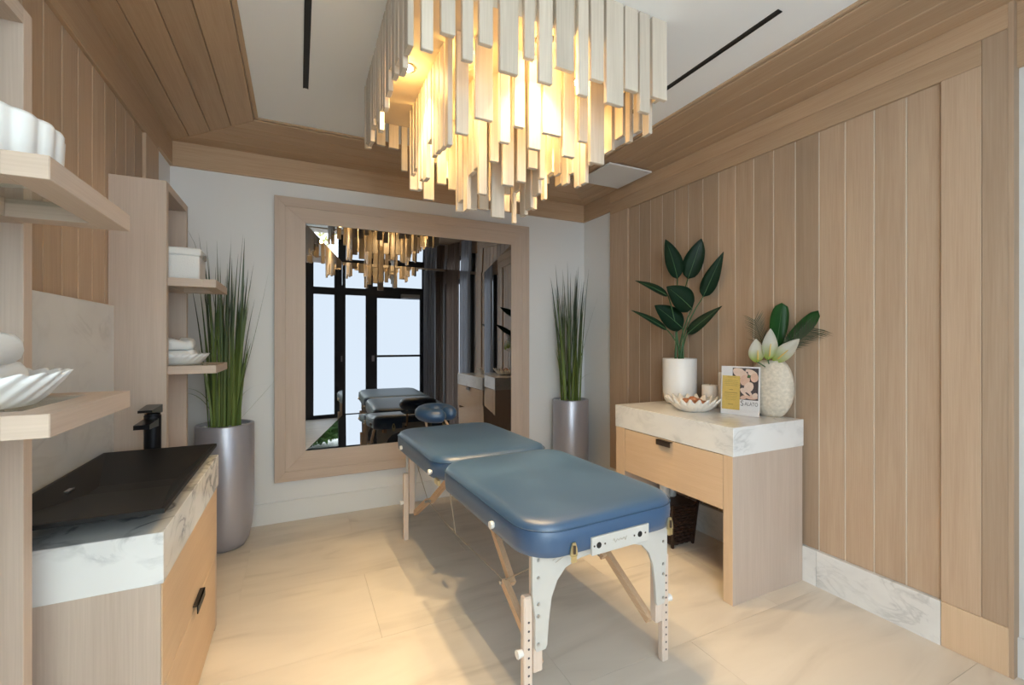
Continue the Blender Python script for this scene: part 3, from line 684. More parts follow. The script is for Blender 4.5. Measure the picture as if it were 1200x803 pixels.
grass_planter(-0.418, 3.315, 'tall grass in a silver planter between the vanity and the mirror', 5,
              [(0.30, -0.05, 0.36, 0.10, 0.10), (0.20, 0.02, 0.27, 0.03, 0.28), (-0.22, -0.02, 0.26, -0.06, 0.30), (-0.24, 0.0, 0.21, -0.1, 0.30), (-0.20, 0.05, 1.27, -0.05, 1.15), (0.21, 0.0, 1.0, 0.14, 0.6)])
grass_planter(2.215, 3.385, 'tall grass in a silver planter in the corner right of the mirror', 9,
              [(0.19, -0.1, 0.25, 0.06, 0.30), (-0.18, 0.0, 0.25, -0.1, 0.22), (-0.24, -0.05, 1.12, -0.08, 1.05), (0.22, -0.08, 0.95, 0.14, 0.7)])

# ------------------------------------------------------------------ console table on the right
KX, KY0, KY1, KZ, KM = 1.918, 1.49, 2.375, 0.876, 0.733
KB = RF - 0.005
co = thing('console_cabinet', 'oak console with a honey drawer front and open space below', 'cabinet', (2.2, 1.93, 0))
mk('side_panel', bx(KX, KB, KY0, KY0 + 0.052, 0, KM, bev=0.001), 'paleZ', co, origin=(2.2, KY0, 0))
mk('front_edge', bx(KX - 0.003, KX, KY0 + 0.001, KY0 + 0.053, 0.001, KM - 0.001), 'honeyZ', co, origin=(KX, KY0, 0))
mk('side_panel', bx(KX, KB, KY1 - 0.085, KY1, 0, KM, bev=0.001), 'paleZ', co, origin=(2.2, KY1, 0))
mk('front_edge', bx(KX - 0.003, KX, KY1 - 0.086, KY1 - 0.001, 0.001, KM - 0.001), 'honeyZ', co, origin=(KX, KY1, 0))
kd = mk('drawer', bx(KX - 0.003, KX + 0.02, KY0 + 0.056, KY1 - 0.089, 0.456, KM - 0.004, bev=0.001), 'honeyY', co, origin=(KX, 1.93, 0.6))
mk('drawer_box', bx(KX + 0.021, KB - 0.02, KY0 + 0.053, KY1 - 0.086, 0.462, KM), 'paleY', co)
mk('handle', box(bx(KX - 0.026, KX - 0.003, 1.877, 1.985, KM - 0.012, KM - 0.008), KX - 0.026, KX - 0.022, 1.877, 1.985, KM - 0.038, KM - 0.008), 'bronze', kd, label='dark bronze tab handle')
tag(mk('console_countertop', bx(KX - 0.006, KB, KY0 - 0.006, KY1 + 0.004, KM, KZ, bev=0.0015), 'marble_soft', origin=(2.2, 1.93, KM)), 'thick white marble top of the oak console', 'countertop')
# woven basket below
bk = thing('woven_basket', 'dark woven basket with white towels under the console', 'basket', (2.2, 2.165, 0))
bm = B(); hb = 0.28; NR = 11
for k in range(NR):
    z0 = 0.012 + (hb - 0.02) * k / NR; z1 = z0 + (hb - 0.02) / NR - 0.003; zz = (z0 + z1) / 2
    def rr(z, e=0.0):
        q = z / hb; hx = 0.085 + 0.022 * q + e; hy = 0.092 + 0.022 * q + e; return hx, hy
    rings = []
    for z, e in ((z0, -0.004), (zz, 0.003), (z1, -0.004)):
        hx, hy = rr(z); pts = []
        for sgx, sgy, ex, ey in ((-1, -1, 1, 0), (1, -1, 0, 1), (1, 1, -1, 0), (-1, 1, 0, -1)):
            nn = 8
            for i in range(nn):
                f = i / nn; px = sgx * hx + ex * 2 * hx * f; py = sgy * hy + ey * 2 * hy * f
                b_ = e + 0.003 * math.cos(PI * (i + k)); nrm = Vector((ey, -ex, 0)); pts.append((2.2 + px + nrm.x * b_, 2.165 + py + nrm.y * b_, z))
        rings.append(pts)
    loft(bm, rings, True, True)
mk('basket_weave', bm, 'basket', bk)
for sx in (-1, 1):
    for sy in (-1, 1): mk('corner_post', bar(B(), (2.2 + sx * 0.086, 2.165 + sy * 0.093, 0), (2.2 + sx * 0.108, 2.165 + sy * 0.115, hb), 0.014, 0.014), 'basket', bk)
for k, (dx, dy, lab) in enumerate(((-0.03, 0.03, 'rolled white towel standing at the front of the woven basket'), (0.045, 0.05, 'rolled white towel standing at the back of the woven basket'))):
    c = (2.2 + dx, 2.165 + dy, 0.26)
    tag(mk('rolled_towel', lathe(B(), [(0.024, 0.262), (0.034, 0.272), (0.036, 0.39), (0.030, 0.408), (0.012, 0.414)], c[:2], 24, mod=lambda a, z: 1 + 0.05 * math.sin(2 * a + 1)), 'towel', smooth=True, origin=c), lab, 'towel', 'rolled towels in the basket')

# ------------------------------------------------------------------ things on the console
# -- white pot with broad-leaved plant
px_, py_ = 2.345, 2.235
pl = thing('potted_plant', 'broad dark-leaved plant in a white pot on the console', 'potted plant', (px_, py_, KZ))
pc = px_ * math.sin(YAW) + py_ * math.cos(YAW)
mk('pot', lathe(B(), [(0.060, KZ), (0.085, KZ + 0.006), (0.100, KZ + 0.03), (0.108, KZ + 0.075), (0.110, KZ + 0.14), (0.110, KZ + 0.305), (0.107, KZ + 0.308), (0.102, KZ + 0.305), (0.100, KZ + 0.26)], (px_, py_), 48), 'white', pl, smooth=True)
def leaf(parent, base, tip, width, nrm, bend, mat='leafd', prof='oval', name='leaf', rib=True, fold=0.15, n=12, attr=False):
    base, tip = Vector(base), Vector(tip); ax = tip - base; nrm = Vector(nrm); nrm = (nrm - ax * nrm.dot(ax) / ax.length_squared).normalized()
    side = ax.cross(nrm).normalized(); ctrl = (base + tip) / 2 + nrm * bend; bm = B(); rows = []; al = []
    for i in range(n + 1):
        q = i / n; c = bez(base, ctrl, tip, q)
        if prof == 'oval': w_ = math.sin(PI * q ** 0.75) ** 0.8 if 0 < q < 1 else 0
        elif prof == 'lance': w_ = math.sin(PI * q ** 0.62) ** 0.9 if 0 < q < 1 else 0
        else: w_ = math.sin(PI / 2 * min(1, q / 0.62)) ** 0.9 * math.sqrt(max(0.0, 1 - (max(0, q - 0.62) / 0.38) ** 2.2))
        w_ = max(w_, 0.02) * width / 2; row_ = []
        for k in (-1, -0.5, 0, 0.5, 1):
            vv = c + side * w_ * k + nrm * fold * w_ * abs(k) ** 1.5; vv.x = min(vv.x, 2.460); row_.append(bm.verts.new(vv))
        rows.append(row_)
    for a, b_ in zip(rows, rows[1:]):
        for k in range(4): bm.faces.new((a[k], a[k + 1], b_[k + 1], b_[k]))
    th = bmesh.ops.solidify(bm, geom=list(bm.faces), thickness=0.0008)
    o = mk(name, bm, mat, parent, smooth=True)
    if attr:
        at_ = o.data.attributes.new('along', 'FLOAT', 'POINT'); L_ = ax.length; org = ORG[o.name]
        for i, v in enumerate(o.data.vertices): at_.data[i].value = max(0, min(1, (v.co + org - base).dot(ax) / (L_ * L_)))
    if rib: mk('midrib', tube(B(), [bez(base, ctrl, tip, q / 8) - nrm * 0.0014 + nrm * 0.0028 * 1 for q in range(8)], [0.0026 * (1 - q / 9) for q in range(8)], 5), 'rib', o, smooth=True)
    return o
tocam = Vector((-math.sin(YAW) * 0.9, -math.cos(YAW) * 0.9, 0.15))
LV = [((794, 327), (779.7, 280.5), 23, -0.02, 'oval', (0.15, 0, 0)), ((806, 327), (822, 279.5), 24, -0.05, 'oval', (-0.15, 0, 0)), ((824, 348), (848, 295), 17, -0.06, 'lance', (-0.5, 0, 0)),
      ((783, 347), (744, 329), 13, 0.06, 'lance', (0, 0, 0.5)), ((811, 362), (781, 336), 31, 0.05, 'oval', (0, 0, 0.1)), ((800, 385), (767, 358), 27, 0.0, 'oval', (0, 0, 0.1)),
      ((782, 387), (739, 363.5), 11, 0.09, 'lance', (0, 0, 0.6)), ((805, 392), (846.5, 358.5), 14, 0.05, 'lance', (0, 0, 0.5))]
for k, (b0, t0, wpx, dd, prof, nadd) in enumerate(LV):
    cdp = pc - dd - 0.01 * k * 0.3
    p0 = at_depth(b0[0], b0[1], cdp); p1 = at_depth(t0[0], t0[1], cdp - 0.03 + (0.05 if k in (2,) else 0))
    leaf(pl, p0, p1, wpx * cdp / FPX, tocam + Vector(nadd), 0.02, 'leafd', prof)
    foot = Vector((px_ + (-0.035 + 0.01 * k), py_ + 0.02 * math.sin(k * 2.1), KZ + 0.24))
    mk('leaf_stem', tube(B(), [bez(foot, Vector((foot.x, foot.y, (foot.z + p0.z) / 2 + 0.03)), p0, q / 6) for q in range(7)], [0.0065, 0.006, 0.0055, 0.005, 0.0045, 0.004, 0.0035], 6), 'stem', pl, smooth=True)
mk('soil', lathe(B(), [(0.100, KZ + 0.24), (0.100, KZ + 0.255), (0.01, KZ + 0.258)], (px_, py_), 24), 'basket', pl)
# -- scalloped bowl with amber stones
bc = (2.18, 1.97)
pb = thing('scalloped_bowl', 'cream scalloped shell bowl beside the flyer on the console', 'bowl', (bc[0], bc[1], KZ))
bm = B(); rings = []; N = 20 * 8
for r_, z_, amp in ((0.075, 0, 0.0), (0.10, 0.014, 0.03), (0.132, 0.042, 0.06), (0.156, 0.072, 0.085), (0.150, 0.073, 0.085), (0.126, 0.045, 0.06), (0.09, 0.018, 0.03), (0.03, 0.010, 0.0)):
    rings.append([(bc[0] + r_ * (1 + amp * math.cos(20 * a)) * math.cos(a), bc[1] + r_ * (1 + amp * math.cos(20 * a)) * math.sin(a), KZ + max(0, z_ + 0.16 * amp * math.cos(20 * a))) for a in (2 * PI * i / N for i in range(N))])
loft(bm, rings); mk('bowl_body', bm, 'shell', pb, smooth=True)
r = random.Random(3)
spots = [(0, 0, 0.030), (0.05, 0.01, 0.027), (-0.045, 0.02, 0.028), (0.01, -0.05, 0.026), (0.0, 0.055, 0.027), (0.04, -0.045, 0.022), (-0.05, -0.035, 0.024)]
names = ['in the middle', 'towards the wall', 'towards the room', 'nearest the flyer', 'nearest the white pot', 'between wall and flyer', 'at the front rim']
for k, (dx, dy, s) in enumerate(spots):
    bm = B(); bmesh.ops.create_icosphere(bm, subdivisions=2, radius=s)
    for v in bm.verts: v.co *= 1 + r.uniform(-0.10, 0.10); v.co.z *= 0.75
    c = (bc[0] + dx, bc[1] + dy, KZ + 0.030 + s * 0.75 + (0.012 if k == 0 else 0)); bmesh.ops.translate(bm, verts=bm.verts, vec=c)
    tag(mk('amber_stone', bm, 'salt', origin=c), 'amber stone in the scalloped bowl, ' + names[k], 'stone', 'amber stones in the scalloped bowl')
# -- candles
for nm, c, r_, h, lab in (('pillar_candle', (2.40, 2.035), 0.048, 0.142, 'short thick ivory candle behind the scalloped bowl'), ('pillar_candle', (2.438, 1.965), 0.030, 0.226, 'taller slim ivory candle half hidden by the flyer')):
    t = thing(nm, lab, 'candle', (c[0], c[1], KZ), group='ivory candles on the console')
    mk('wax_body', lathe(B(), [(r_ - 0.003, KZ), (r_, KZ + 0.004), (r_, KZ + h - 0.005), (r_ - 0.004, KZ + h), (r_ * 0.5, KZ + h - 0.004), (0.004, KZ + h - 0.006)], c, 32), 'wax', t, smooth=True)
    mk('wick', tube(B(), [(c[0], c[1], KZ + h - 0.008), (c[0] + 0.002, c[1], KZ + h + 0.008)], 0.0015, 6), 'black', t)
# -- flyer in an acrylic stand
A0, A1 = Vector((2.250, 1.831, KZ)), Vector((2.319, 1.634, KZ))
fy_t = thing('flyer_stand', 'white and yellow flyer with a massage photo in a clear stand', 'flyer', ((A0 + A1) / 2)[:])
ux = (A1 - A0).normalized(); back = Vector((-ux.y, ux.x, 0))
if back.x < 0: back = -back
WF, HF = (A1 - A0).length, 0.278
lean = 0.10
def fp3(u, v, d=0.0): return A0 + ux * (u * WF) + Vector((0, 0, v * HF)) + back * (lean * v * HF * 0.6) - back * d
def fpoly(name, uv, d, mat, th=0.0008, parent=fy_t):
    bm = prism(B(), [fp3(u, v, d) for u, v in uv], back * th); return mk(name, bm, mat, parent)
def rect(u0, u1, v0, v1): return [(u0, v0), (u1, v0), (u1, v1), (u0, v1)]
def blob(cu, cv, ru, rv, rot=0, n=16):
    out = []
    for i in range(n):
        a = 2 * PI * i / n; x = ru * math.cos(a); y = rv * math.sin(a)
        out.append((min(0.955, max(0.30, cu + x * math.cos(rot) - y * math.sin(rot))), min(0.965, max(0.33, cv + x * math.sin(rot) + y * math.cos(rot)))))
    return out
sheet = fpoly('sheet', rect(0, 1, 0.0, 1.0), 0.0, 'paper', 0.002)
fpoly('photo_print', rect(0.30, 0.96, 0.32, 0.97), 0.0008, 'dprint', parent=sheet)
for cu, cv, ru, rv, ro, mt in ((0.50, 0.86, 0.20, 0.10, -0.3, 'skin2'), (0.62, 0.72, 0.13, 0.11, 0.3, 'skin'), (0.78, 0.88, 0.16, 0.06, -0.3, 'skin2'), (0.86, 0.78, 0.10, 0.09, 0.2, 'skin'),
                                (0.72, 0.58, 0.13, 0.10, 0.5, 'skin2'), (0.66, 0.47, 0.17, 0.07, -0.4, 'skin2'), (0.80, 0.38, 0.15, 0.045, 0.0, 'skin'), (0.60, 0.37, 0.10, 0.04, 0.2, 'skin'), (0.88, 0.42, 0.07, 0.05, 0.4, 'skin2')):
    fpoly('photo_patch', blob(cu, cv, ru, rv, ro), 0.0014 + 0.0001 * cu, mt, 0.0004, sheet)
for cu, cv, ru, rv in ((0.60, 0.93, 0.05, 0.015), (0.68, 0.88, 0.03, 0.014), (0.70, 0.44, 0.07, 0.018)): fpoly('photo_patch', blob(cu, cv, ru, rv, -0.5), 0.0021, 'dprint', 0.0003, sheet)
fpoly('photo_patch', blob(0.72, 0.80, 0.045, 0.028, 0.4), 0.0021, 'gprint', 0.0003, sheet)
fpoly('yellow_panel', rect(0.035, 0.50, 0.10, 0.80), 0.0026, 'yellow', parent=sheet)
for k, (u0, u1, v) in enumerate(((0.15, 0.40, 0.77), (0.10, 0.44, 0.70), (0.08, 0.45, 0.665), (0.10, 0.43, 0.63), (0.12, 0.42, 0.595), (0.22, 0.32, 0.505), (0.10, 0.44, 0.44), (0.09, 0.45, 0.405), (0.10, 0.43, 0.37), (0.11, 0.42, 0.335), (0.12, 0.40, 0.30), (0.20, 0.33, 0.20))):
    hgt = 0.012 if k in (5, 6, 11) else 0.006
    fpoly('print_line', rect(u0, u1, v, v + hgt), 0.0032, 'inky', 0.0003, sheet)
def text_mesh(name, s, size, mat, parent, p0, ux_, uz_, squash=1.0):
    cu = bpy.data.curves.new('t', 'FONT'); cu.body = s; cu.size = size; cu.extrude = 0.0001
    to = bpy.data.objects.new('t', cu); COL.objects.link(to)
    dg = bpy.context.evaluated_depsgraph_get(); me = bpy.data.meshes.new_from_object(to.evaluated_get(dg))
    bm = B(); bm.from_mesh(me); COL.objects.unlink(to); bpy.data.objects.remove(to); bpy.data.meshes.remove(me)
    for v in bm.verts: v.co = Vector(p0) + Vector(ux_) * v.co.x * squash + Vector(uz_) * v.co.y + Vector(ux_).cross(Vector(uz_)) * v.co.z
    return mk(name, bm, mat, parent)
upv = (fp3(0, 1) - fp3(0, 0)).normalized()
text_mesh('lettering', 'S', 0.044, 'ink', sheet, fp3(0.515, 0.195, 0.002), ux, upv, 0.9)
text_mesh('lettering', 'ALATO', 0.030, 'ink', sheet, fp3(0.625, 0.205, 0.002), ux, upv, 0.72)
fpoly('acrylic_front', rect(-0.01, 1.01, 0.0, 1.01), 0.0046, 'acrylic', 0.001)
fpoly('acrylic_back', rect(-0.01, 1.01, 0.0, 1.01), -0.003, 'acrylic', 0.002)
bmf = prism(B(), [A0 - ux * 0.002, A1 + ux * 0.002, A1 + ux * 0.002 + back * 0.022, A0 - ux * 0.002 + back * 0.022], (0, 0, 0.002)); mk('stand_foot', bmf, 'acrylic', fy_t)
# -- pebble vase
vc = Vector((2.405, 1.622, KZ))
vs_t = thing('pebble_vase', 'round flattened cream crackle vase at the end of the console', 'vase', vc[:])
va_dir = Vector((0.30, -0.954, 0)); vb_dir = Vector((0.954, 0.30, 0))
bm = B(); rings = []; VH = 0.315; zc = 0.165
for i in range(19):
    z = 0.0 + VH * i / 18; q = (z - zc) / 0.180; wr_ = math.sqrt(max(0.02, 1 - abs(q) ** 2.15))
    hw = 0.112 * wr_; ht = 0.055 * wr_ ** 0.8
    rings.append([vc + va_dir * hw * math.cos(a) + vb_dir * ht * math.sin(a) + Vector((0, 0, z)) for a in (2 * PI * k / 40 for k in range(40))])
for f_, z in ((0.75, VH), (0.70, VH - 0.05)):
    rings.append([vc + va_dir * hw * f_ * math.cos(a) + vb_dir * ht * f_ * math.sin(a) + Vector((0, 0, z)) for a in (2 * PI * k / 40 for k in range(40))])
loft(bm, rings); mk('vase_body', bm, 'vase', vs_t, smooth=True)
VCD = vc.x * math.sin(YAW) + vc.y * math.cos(YAW)
mouth = vc + Vector((0, 0, VH))
FLG = 'flowers and leaves in the pebble vase'
def single_leaf(name, label, cat, b0, t0, wpx, dd, prof, mat, bend=0.015, fold=0.2, nadd=(0, 0, 0), attr=False, rib=True):
    c = VCD - dd; p0 = at_depth(b0[0], b0[1], c); p1 = at_depth(t0[0], t0[1], c)
    t = thing(name, label, cat, (mouth.x, mouth.y, mouth.z - 0.045), group=FLG)
    leaf(t, p0, p1, wpx * c / FPX, tocam + Vector(nadd), bend, mat, prof, 'petal' if attr else 'leaf_blade', rib, fold, 14, attr)
    ft = mouth + Vector(((p0.x - mouth.x) * 0.3, (p0.y - mouth.y) * 0.3, -0.044))
    mk('stem', tube(B(), [bez(ft, (ft + p0) / 2 + Vector((0, 0, 0.01)), p0 + (p1 - p0) * 0.04, q / 4) for q in range(5)], 0.003, 6), 'stem', t, smooth=True)
    if attr: mk('spadix', tube(B(), [p0 + (p1 - p0) * q + tocam * 0.02 for q in (0.1, 0.3, 0.5)], [0.004, 0.004, 0.002], 6), 'yellow', t, smooth=True)
    return t
single_leaf('banana_leaf', 'upright broad green leaf in the middle of the pebble vase', 'leaf', (909, 412), (916, 355), 25, -0.02, 'blunt', 'leafg', 0.01, 0.12)
single_leaf('banana_leaf', 'long green leaf slanting right from the pebble vase', 'leaf', (912, 412), (959, 364), 17, 0.0, 'blunt', 'leafg', 0.015, 0.2)
single_leaf('anthurium_flower', 'cream white flower leaning left in the pebble vase', 'flower', (886, 425), (886, 397), 17, 0.035, 'oval', 'petal', -0.02, 0.5, (-0.4, 0, 0), True, False)
single_leaf('anthurium_flower', 'pointed white flower upright in the pebble vase', 'flower', (899, 422), (903, 385), 19, 0.045, 'oval', 'petal', -0.015, 0.45, (0, 0, 0), True, False)
single_leaf('anthurium_flower', 'white flower leaning right in the pebble vase', 'flower', (906, 424), (937, 397), 17, 0.035, 'oval', 'petal', -0.015, 0.4, (0.1, 0, 0.3), True, False)
def frond(label, b0, t0, dd, nl, lpx, droop, seed):
    t = thing('palm_frond', label, 'leaf', (mouth.x, mouth.y, mouth.z - 0.045), group=FLG)
    c = VCD - dd; p0 = mouth + Vector((0, 0, -0.044)); p1 = at_depth(t0[0], t0[1], c); ct_ = at_depth(b0[0], b0[1], c); bm = B(); r = random.Random(seed)
    mk('stem', tube(B(), [bez(p0, ct_, p1, q / 8) for q in range(9)], [0.003 - 0.0003 * q for q in range(9)], 5), 'palm', t)
    for k in range(nl):
        q = 0.35 + 0.65 * k / nl; c0 = bez(p0, ct_, p1, q); tan = (bez(p0, ct_, p1, q + 0.02) - c0).normalized(); sd = tan.cross(tocam.normalized()).normalized()
        for s in (-1, 1):
            L = lpx * c / FPX * (1.0 - 0.35 * abs(q - 0.6)) * r.uniform(0.85, 1.1); e = c0 + (tan * 0.75 + sd * s * 0.75 + tocam * r.uniform(-0.2, 0.3)).normalized() * L - Vector((0, 0, droop * L)); md = (c0 + e) / 2 + Vector((0, 0, droop * L * 0.4))
            f = tan * 0.0026; vv = [bm.verts.new(x) for x in (c0 + f, c0 - f, md + f * 0.9, md - f * 0.9, e)]
            bm.faces.new((vv[0], vv[1], vv[3], vv[2])); bm.faces.new((vv[2], vv[3], vv[4]))
    for v in bm.verts: v.co.x = min(v.co.x, 2.462)
    g = mk('leaflets', bm, 'palm', t); g['kind'] = 'stuff'
frond('fine palm frond spreading left behind the flowers', (892, 400), (884, 374), -0.01, 18, 20, 0.05, 1)
frond('fine palm frond drooping right behind the slanting leaf', (925, 398), (955, 384), -0.01, 26, 24, 0.12, 2)

# ------------------------------------------------------------------ massage table
MT = thing('massage_table', 'blue padded folding massage table with pale wooden legs', 'massage table', (0.985, 2.205, 0), math.radians(2.4))
HW, HL, RAD = 0.352, 0.935, 0.135
def outline(y0, y1, ins, rad=RAD, hw=HW):
    r = max(rad - ins, 0.01); pts = []
    for cx_, cy_, a0 in ((hw - ins - r, y1 - ins - r, 0), (-hw + ins + r, y1 - ins - r, 90), (-hw + ins + r, y0 + ins + r, 180), (hw - ins - r, y0 + ins + r, 270)):
        for k in range(11):
            a = math.radians(a0 + 9 * k); pts.append((cx_ + r * math.cos(a), cy_ + r * math.sin(a)))
    return pts
PT = 0.698
for y0, y1, lab in ((-HL, -0.004, 'near'), (0.004, HL, 'far')):
    bm = B(); rings = []
    for ins, z in ((0.012, 0.574), (0.003, 0.580), (0.0, 0.60), (-0.002, 0.63), (0.0, 0.660), (0.004, 0.667), (0.006, 0.673), (0.014, 0.684), (0.030, 0.692), (0.055, 0.6965), (0.10, PT), (0.20, PT + 0.001)):
        rings.append([(x, y, z) for x, y in outline(y0, y1, ins)])
    loft(bm, rings); pd = mk('cushion', bm, 'vinyl', MT, smooth=True, local=True)
    o2 = [Vector((x, y, 0.6665)) for x, y in outline(y0, y1, -0.0005)]; bm = B(); n = len(o2); rr_ = []
    for i, p in enumerate(o2):
        tg = (o2[(i + 1) % n] - o2[i - 1]).normalized(); nr = Vector((tg.y, -tg.x, 0)); rr_.append([p + (nr * math.cos(a) + Vector((0, 0, 1)) * math.sin(a)) * 0.0028 for a in (0, PI / 2, PI, 3 * PI / 2)])
    V = [[bm.verts.new(q) for q in k] for k in rr_]
    for i in range(n):
        for k in range(4): bm.faces.new((V[i][k], V[i][(k + 1) % 4], V[(i + 1) % n][(k + 1) % 4], V[(i + 1) % n][k]))
    mk('piping', bm, 'vinyl_d', pd, smooth=True, local=True)
    fb = B(); s0, s1 = (y0 + 0.06, y1 - 0.01) if lab == 'near' else (y0 + 0.01, y1 - 0.06)
    fb.free()
    for x in (-HW + 0.085, HW - 0.11): mk('rail', bx(x, x + 0.025, s0, s1, 0.54, 0.576), 'beechY', MT, local=True)
def end_panel(ly, outw):
    """arched plywood end with two legs; outw is the outward side in y"""
    pts = [(-0.315, 0.585), (-0.315, 0.45), (-0.303, 0.36), (-0.303, 0.262), (-0.298, 0.25), (-0.262, 0.25), (-0.256, 0.262), (-0.250, 0.34), (-0.238, 0.42), (-0.215, 0.472), (-0.18, 0.508), (-0.12, 0.527), (-0.05, 0.532)]
    full = pts + [(-x, z) for x, z in pts[::-1]]
    pn = mk('end_panel', prism(B(), [(x, ly, z) for x, z in full], (0, outw * 0.012, 0)), 'ply', MT, local=True)
    for sx in (-1, 1):
        for z in (0.275, 0.37, 0.41, 0.50, 0.56): mk('screw', lathe_y(B(), (sx * 0.292, ly + outw * 0.012, z), 0.0055, outw * 0.003), 'steel', pn, local=True)
        mk('upper_leg', bx(sx * 0.285 - 0.018, sx * 0.285 + 0.018, min(ly, ly - outw * 0.034), max(ly, ly - outw * 0.034), 0.17, 0.575, bev=0.003), 'beechZ', MT, local=True)
        xx = sx * 0.322
        lg = mk('lower_leg', bx(xx - 0.017, xx + 0.017, min(ly, ly - outw * 0.03), max(ly, ly - outw * 0.03), 0.0, 0.435, bev=0.005), 'beechZ', MT, local=True)
        bm = B()
        for z in [0.05 + 0.03 * k for k in range(11)]: lathe_y(bm, (xx, ly, z), 0.004, outw * 0.0008)
        mk('height_holes', bm, 'dprint', lg, local=True)['kind'] = 'stuff'
        bm = B(); tube(bm, [(xx + sx * 0.014, ly - outw * 0.015, 0.245), (xx + sx * 0.038, ly - outw * 0.015, 0.245)], [0.011, 0.015], 8); mk('leg_knob', bm, 'knob', MT, local=True)
def lathe_y(bm, c, r, d):
    pts = [(c[0] + r * math.cos(a), c[1], c[2] + r * math.sin(a)) for a in (2 * PI * k / 10 for k in range(10))]; return prism(bm, pts, (0, d, 0))
NLY, FLY = -0.868, 0.745
end_panel(NLY, -1); end_panel(FLY, 1)
for end, ly in ((-1, NLY), (1, FLY)):
    for sx in (-1, 1):
        x = sx * 0.262
        low = (x, ly - end * 0.03, 0.17); J = (x, ly - end * 0.30, 0.335); top = (x - sx * 0.02, ly - end * 0.60, 0.565)
        mk('lower_strut', bar(B(), low, J, 0.026, 0.03), 'beechY', MT, local=True)
        mk('upper_strut', bar(B(), (J[0] - sx * 0.027, J[1] + end * 0.02, J[2] - 0.012), (top[0] - sx * 0.027, top[1], top[2]), 0.024, 0.03), 'beechY', MT, local=True)
        mk('hinge_bolt', tube(B(), [(J[0] - sx * 0.045, J[1], J[2] - 0.004), (J[0] + sx * 0.02, J[1], J[2] - 0.004)], 0.008, 8), 'steel', MT, local=True)
        mk('cable', tube(B(), [(J[0], J[1], J[2]), (x, ly - end * 0.02, 0.53)], 0.0022, 5), 'cable', MT, local=True)
for sx in (-1, 1):
    x = sx * 0.262
    mk('cable', tube(B(), [(x, NLY + 0.30, 0.335), (x, -0.02, 0.315), (x, FLY - 0.30, 0.335)], 0.0025, 5), 'cable', MT, local=True)
    mk('cable', tube(B(), [(x, -0.02, 0.315), (x + sx * 0.03, 0.0, 0.575)], 0.0022, 5), 'cable', MT, local=True)
    for ly in (-0.66, 0.10, 0.70):
        mk('side_knob', tube(B(), [(sx * (HW - 0.004), ly, 0.612), (sx * (HW + 0.006), ly, 0.612), (sx * (HW + 0.018), ly, 0.612)], [0.008, 0.014, 0.014], 12), 'knob', MT, local=True)
    mk('centre_hinge', bx(sx * (HW - 0.006), sx * (HW - 0.006) + sx * 0.012, -0.03, 0.03, 0.575, 0.60) if sx > 0 else bx(-(HW + 0.006), -(HW - 0.006), -0.03, 0.03, 0.575, 0.60), 'brass', MT, local=True)
# plate with headrest sockets, latches on both ends
for end, ye in ((-1, -HL), (1, HL)):
    plx = (-0.115, 0.150)
    y_a, y_b = sorted((ye + end * 0.0, ye + end * 0.010))
    pt_ = mk('socket_plate', bx(plx[0], plx[1], y_a, y_b, 0.560, 0.622, bev=0.001), 'ply', MT, local=True)
    for x, rr_ in ((-0.085, 0.011), (0.105, 0.011)): mk('socket_hole', lathe_y(B(), (x, ye + end * 0.010, 0.592), rr_, end * 0.001), 'black', pt_, local=True)
    for x in (-0.105, -0.058, 0.078, 0.132): mk('plate_screw', lathe_y(B(), (x, ye + end * 0.010, 0.592), 0.0035, end * 0.0012), 'bronze', pt_, local=True)
    if end < 0:
        bm = B(); r = random.Random(8); q = []
        for i in range(26):
            f = i / 25; q.append((-0.022 + 0.062 * f, ye - 0.0112, 0.594 + 0.006 * math.sin(f * 26) * (1.3 if i < 6 or i > 21 else 0.6)))
        tube(bm, q, 0.0009, 4); mk('script_mark', bm, 'cable', pt_, local=True)
        bm = B()
        for k in range(2): bar(bm, (-0.235 + k * 0.012, NLY - 0.0125, 0.545 - k * 0.010), (-0.185 + k * 0.012, NLY - 0.0125, 0.566 - k * 0.010), 0.001, 0.002)
        mk('script_mark', bm, 'cable', MT, local=True)
    for x in (-0.190, 0.262):
        y0 = ye + end * 0.004
        lt = mk('latch', prism(B(), [(x - 0.015, y0, 0.578), (x + 0.015, y0, 0.578), (x + 0.013, y0, 0.60), (x + 0.006, y0, 0.622), (x - 0.006, y0, 0.622), (x - 0.013, y0, 0.60)], (0, end * 0.006, 0)), 'brass', MT, local=True)
        mk('latch_tongue', bx(x - 0.004, x + 0.004, *sorted((y0 + end * 0.006, y0 + end * 0.010)), 0.585, 0.612), 'bronze', lt, local=True)
        mk('latch_catch', bx(x - 0.010, x + 0.010, *sorted((y0, y0 + end * 0.008)), 0.556, 0.578), 'brass', lt, local=True)
# padded face cradle at the far end
bm = B(); rings = []; nseg = 26; hc = Vector((0.0, HL + 0.15, 0.757))
for i in range(nseg + 1):
    a = math.radians(-250 + 320 * i / nseg) ; a = math.radians(110 + (320 * i / nseg)) if False else math.radians(-48 + 336 * i / nseg)
    c = hc + Vector((0.098 * math.cos(a), 0.092 * math.sin(a), 0.010 * math.sin(a))); ou = Vector((math.cos(a), math.sin(a), 0))
    e = 1.0 if 0 < i < nseg else 0.55
    rings.append([c + ou * 0.062 * e * math.cos(b_) + Vector((0, 0, 0.052 * e * math.sin(b_))) for b_ in (2 * PI * k / 14 for k in range(14))])
loft(bm, rings); mk('face_cushion', bm, 'vinyl', MT, smooth=True, local=True)
bm = B()
for sx in (-0.085, 0.105): tube(bm, [(sx, HL - 0.02, 0.60), (sx, HL + 0.06, 0.60), (sx * 0.8 - 0.02, HL + 0.12, 0.70), (sx * 0.8 - 0.02, HL + 0.18, 0.735)], 0.009, 8)
mk('cradle_frame', bm, 'beechY', MT, local=True)

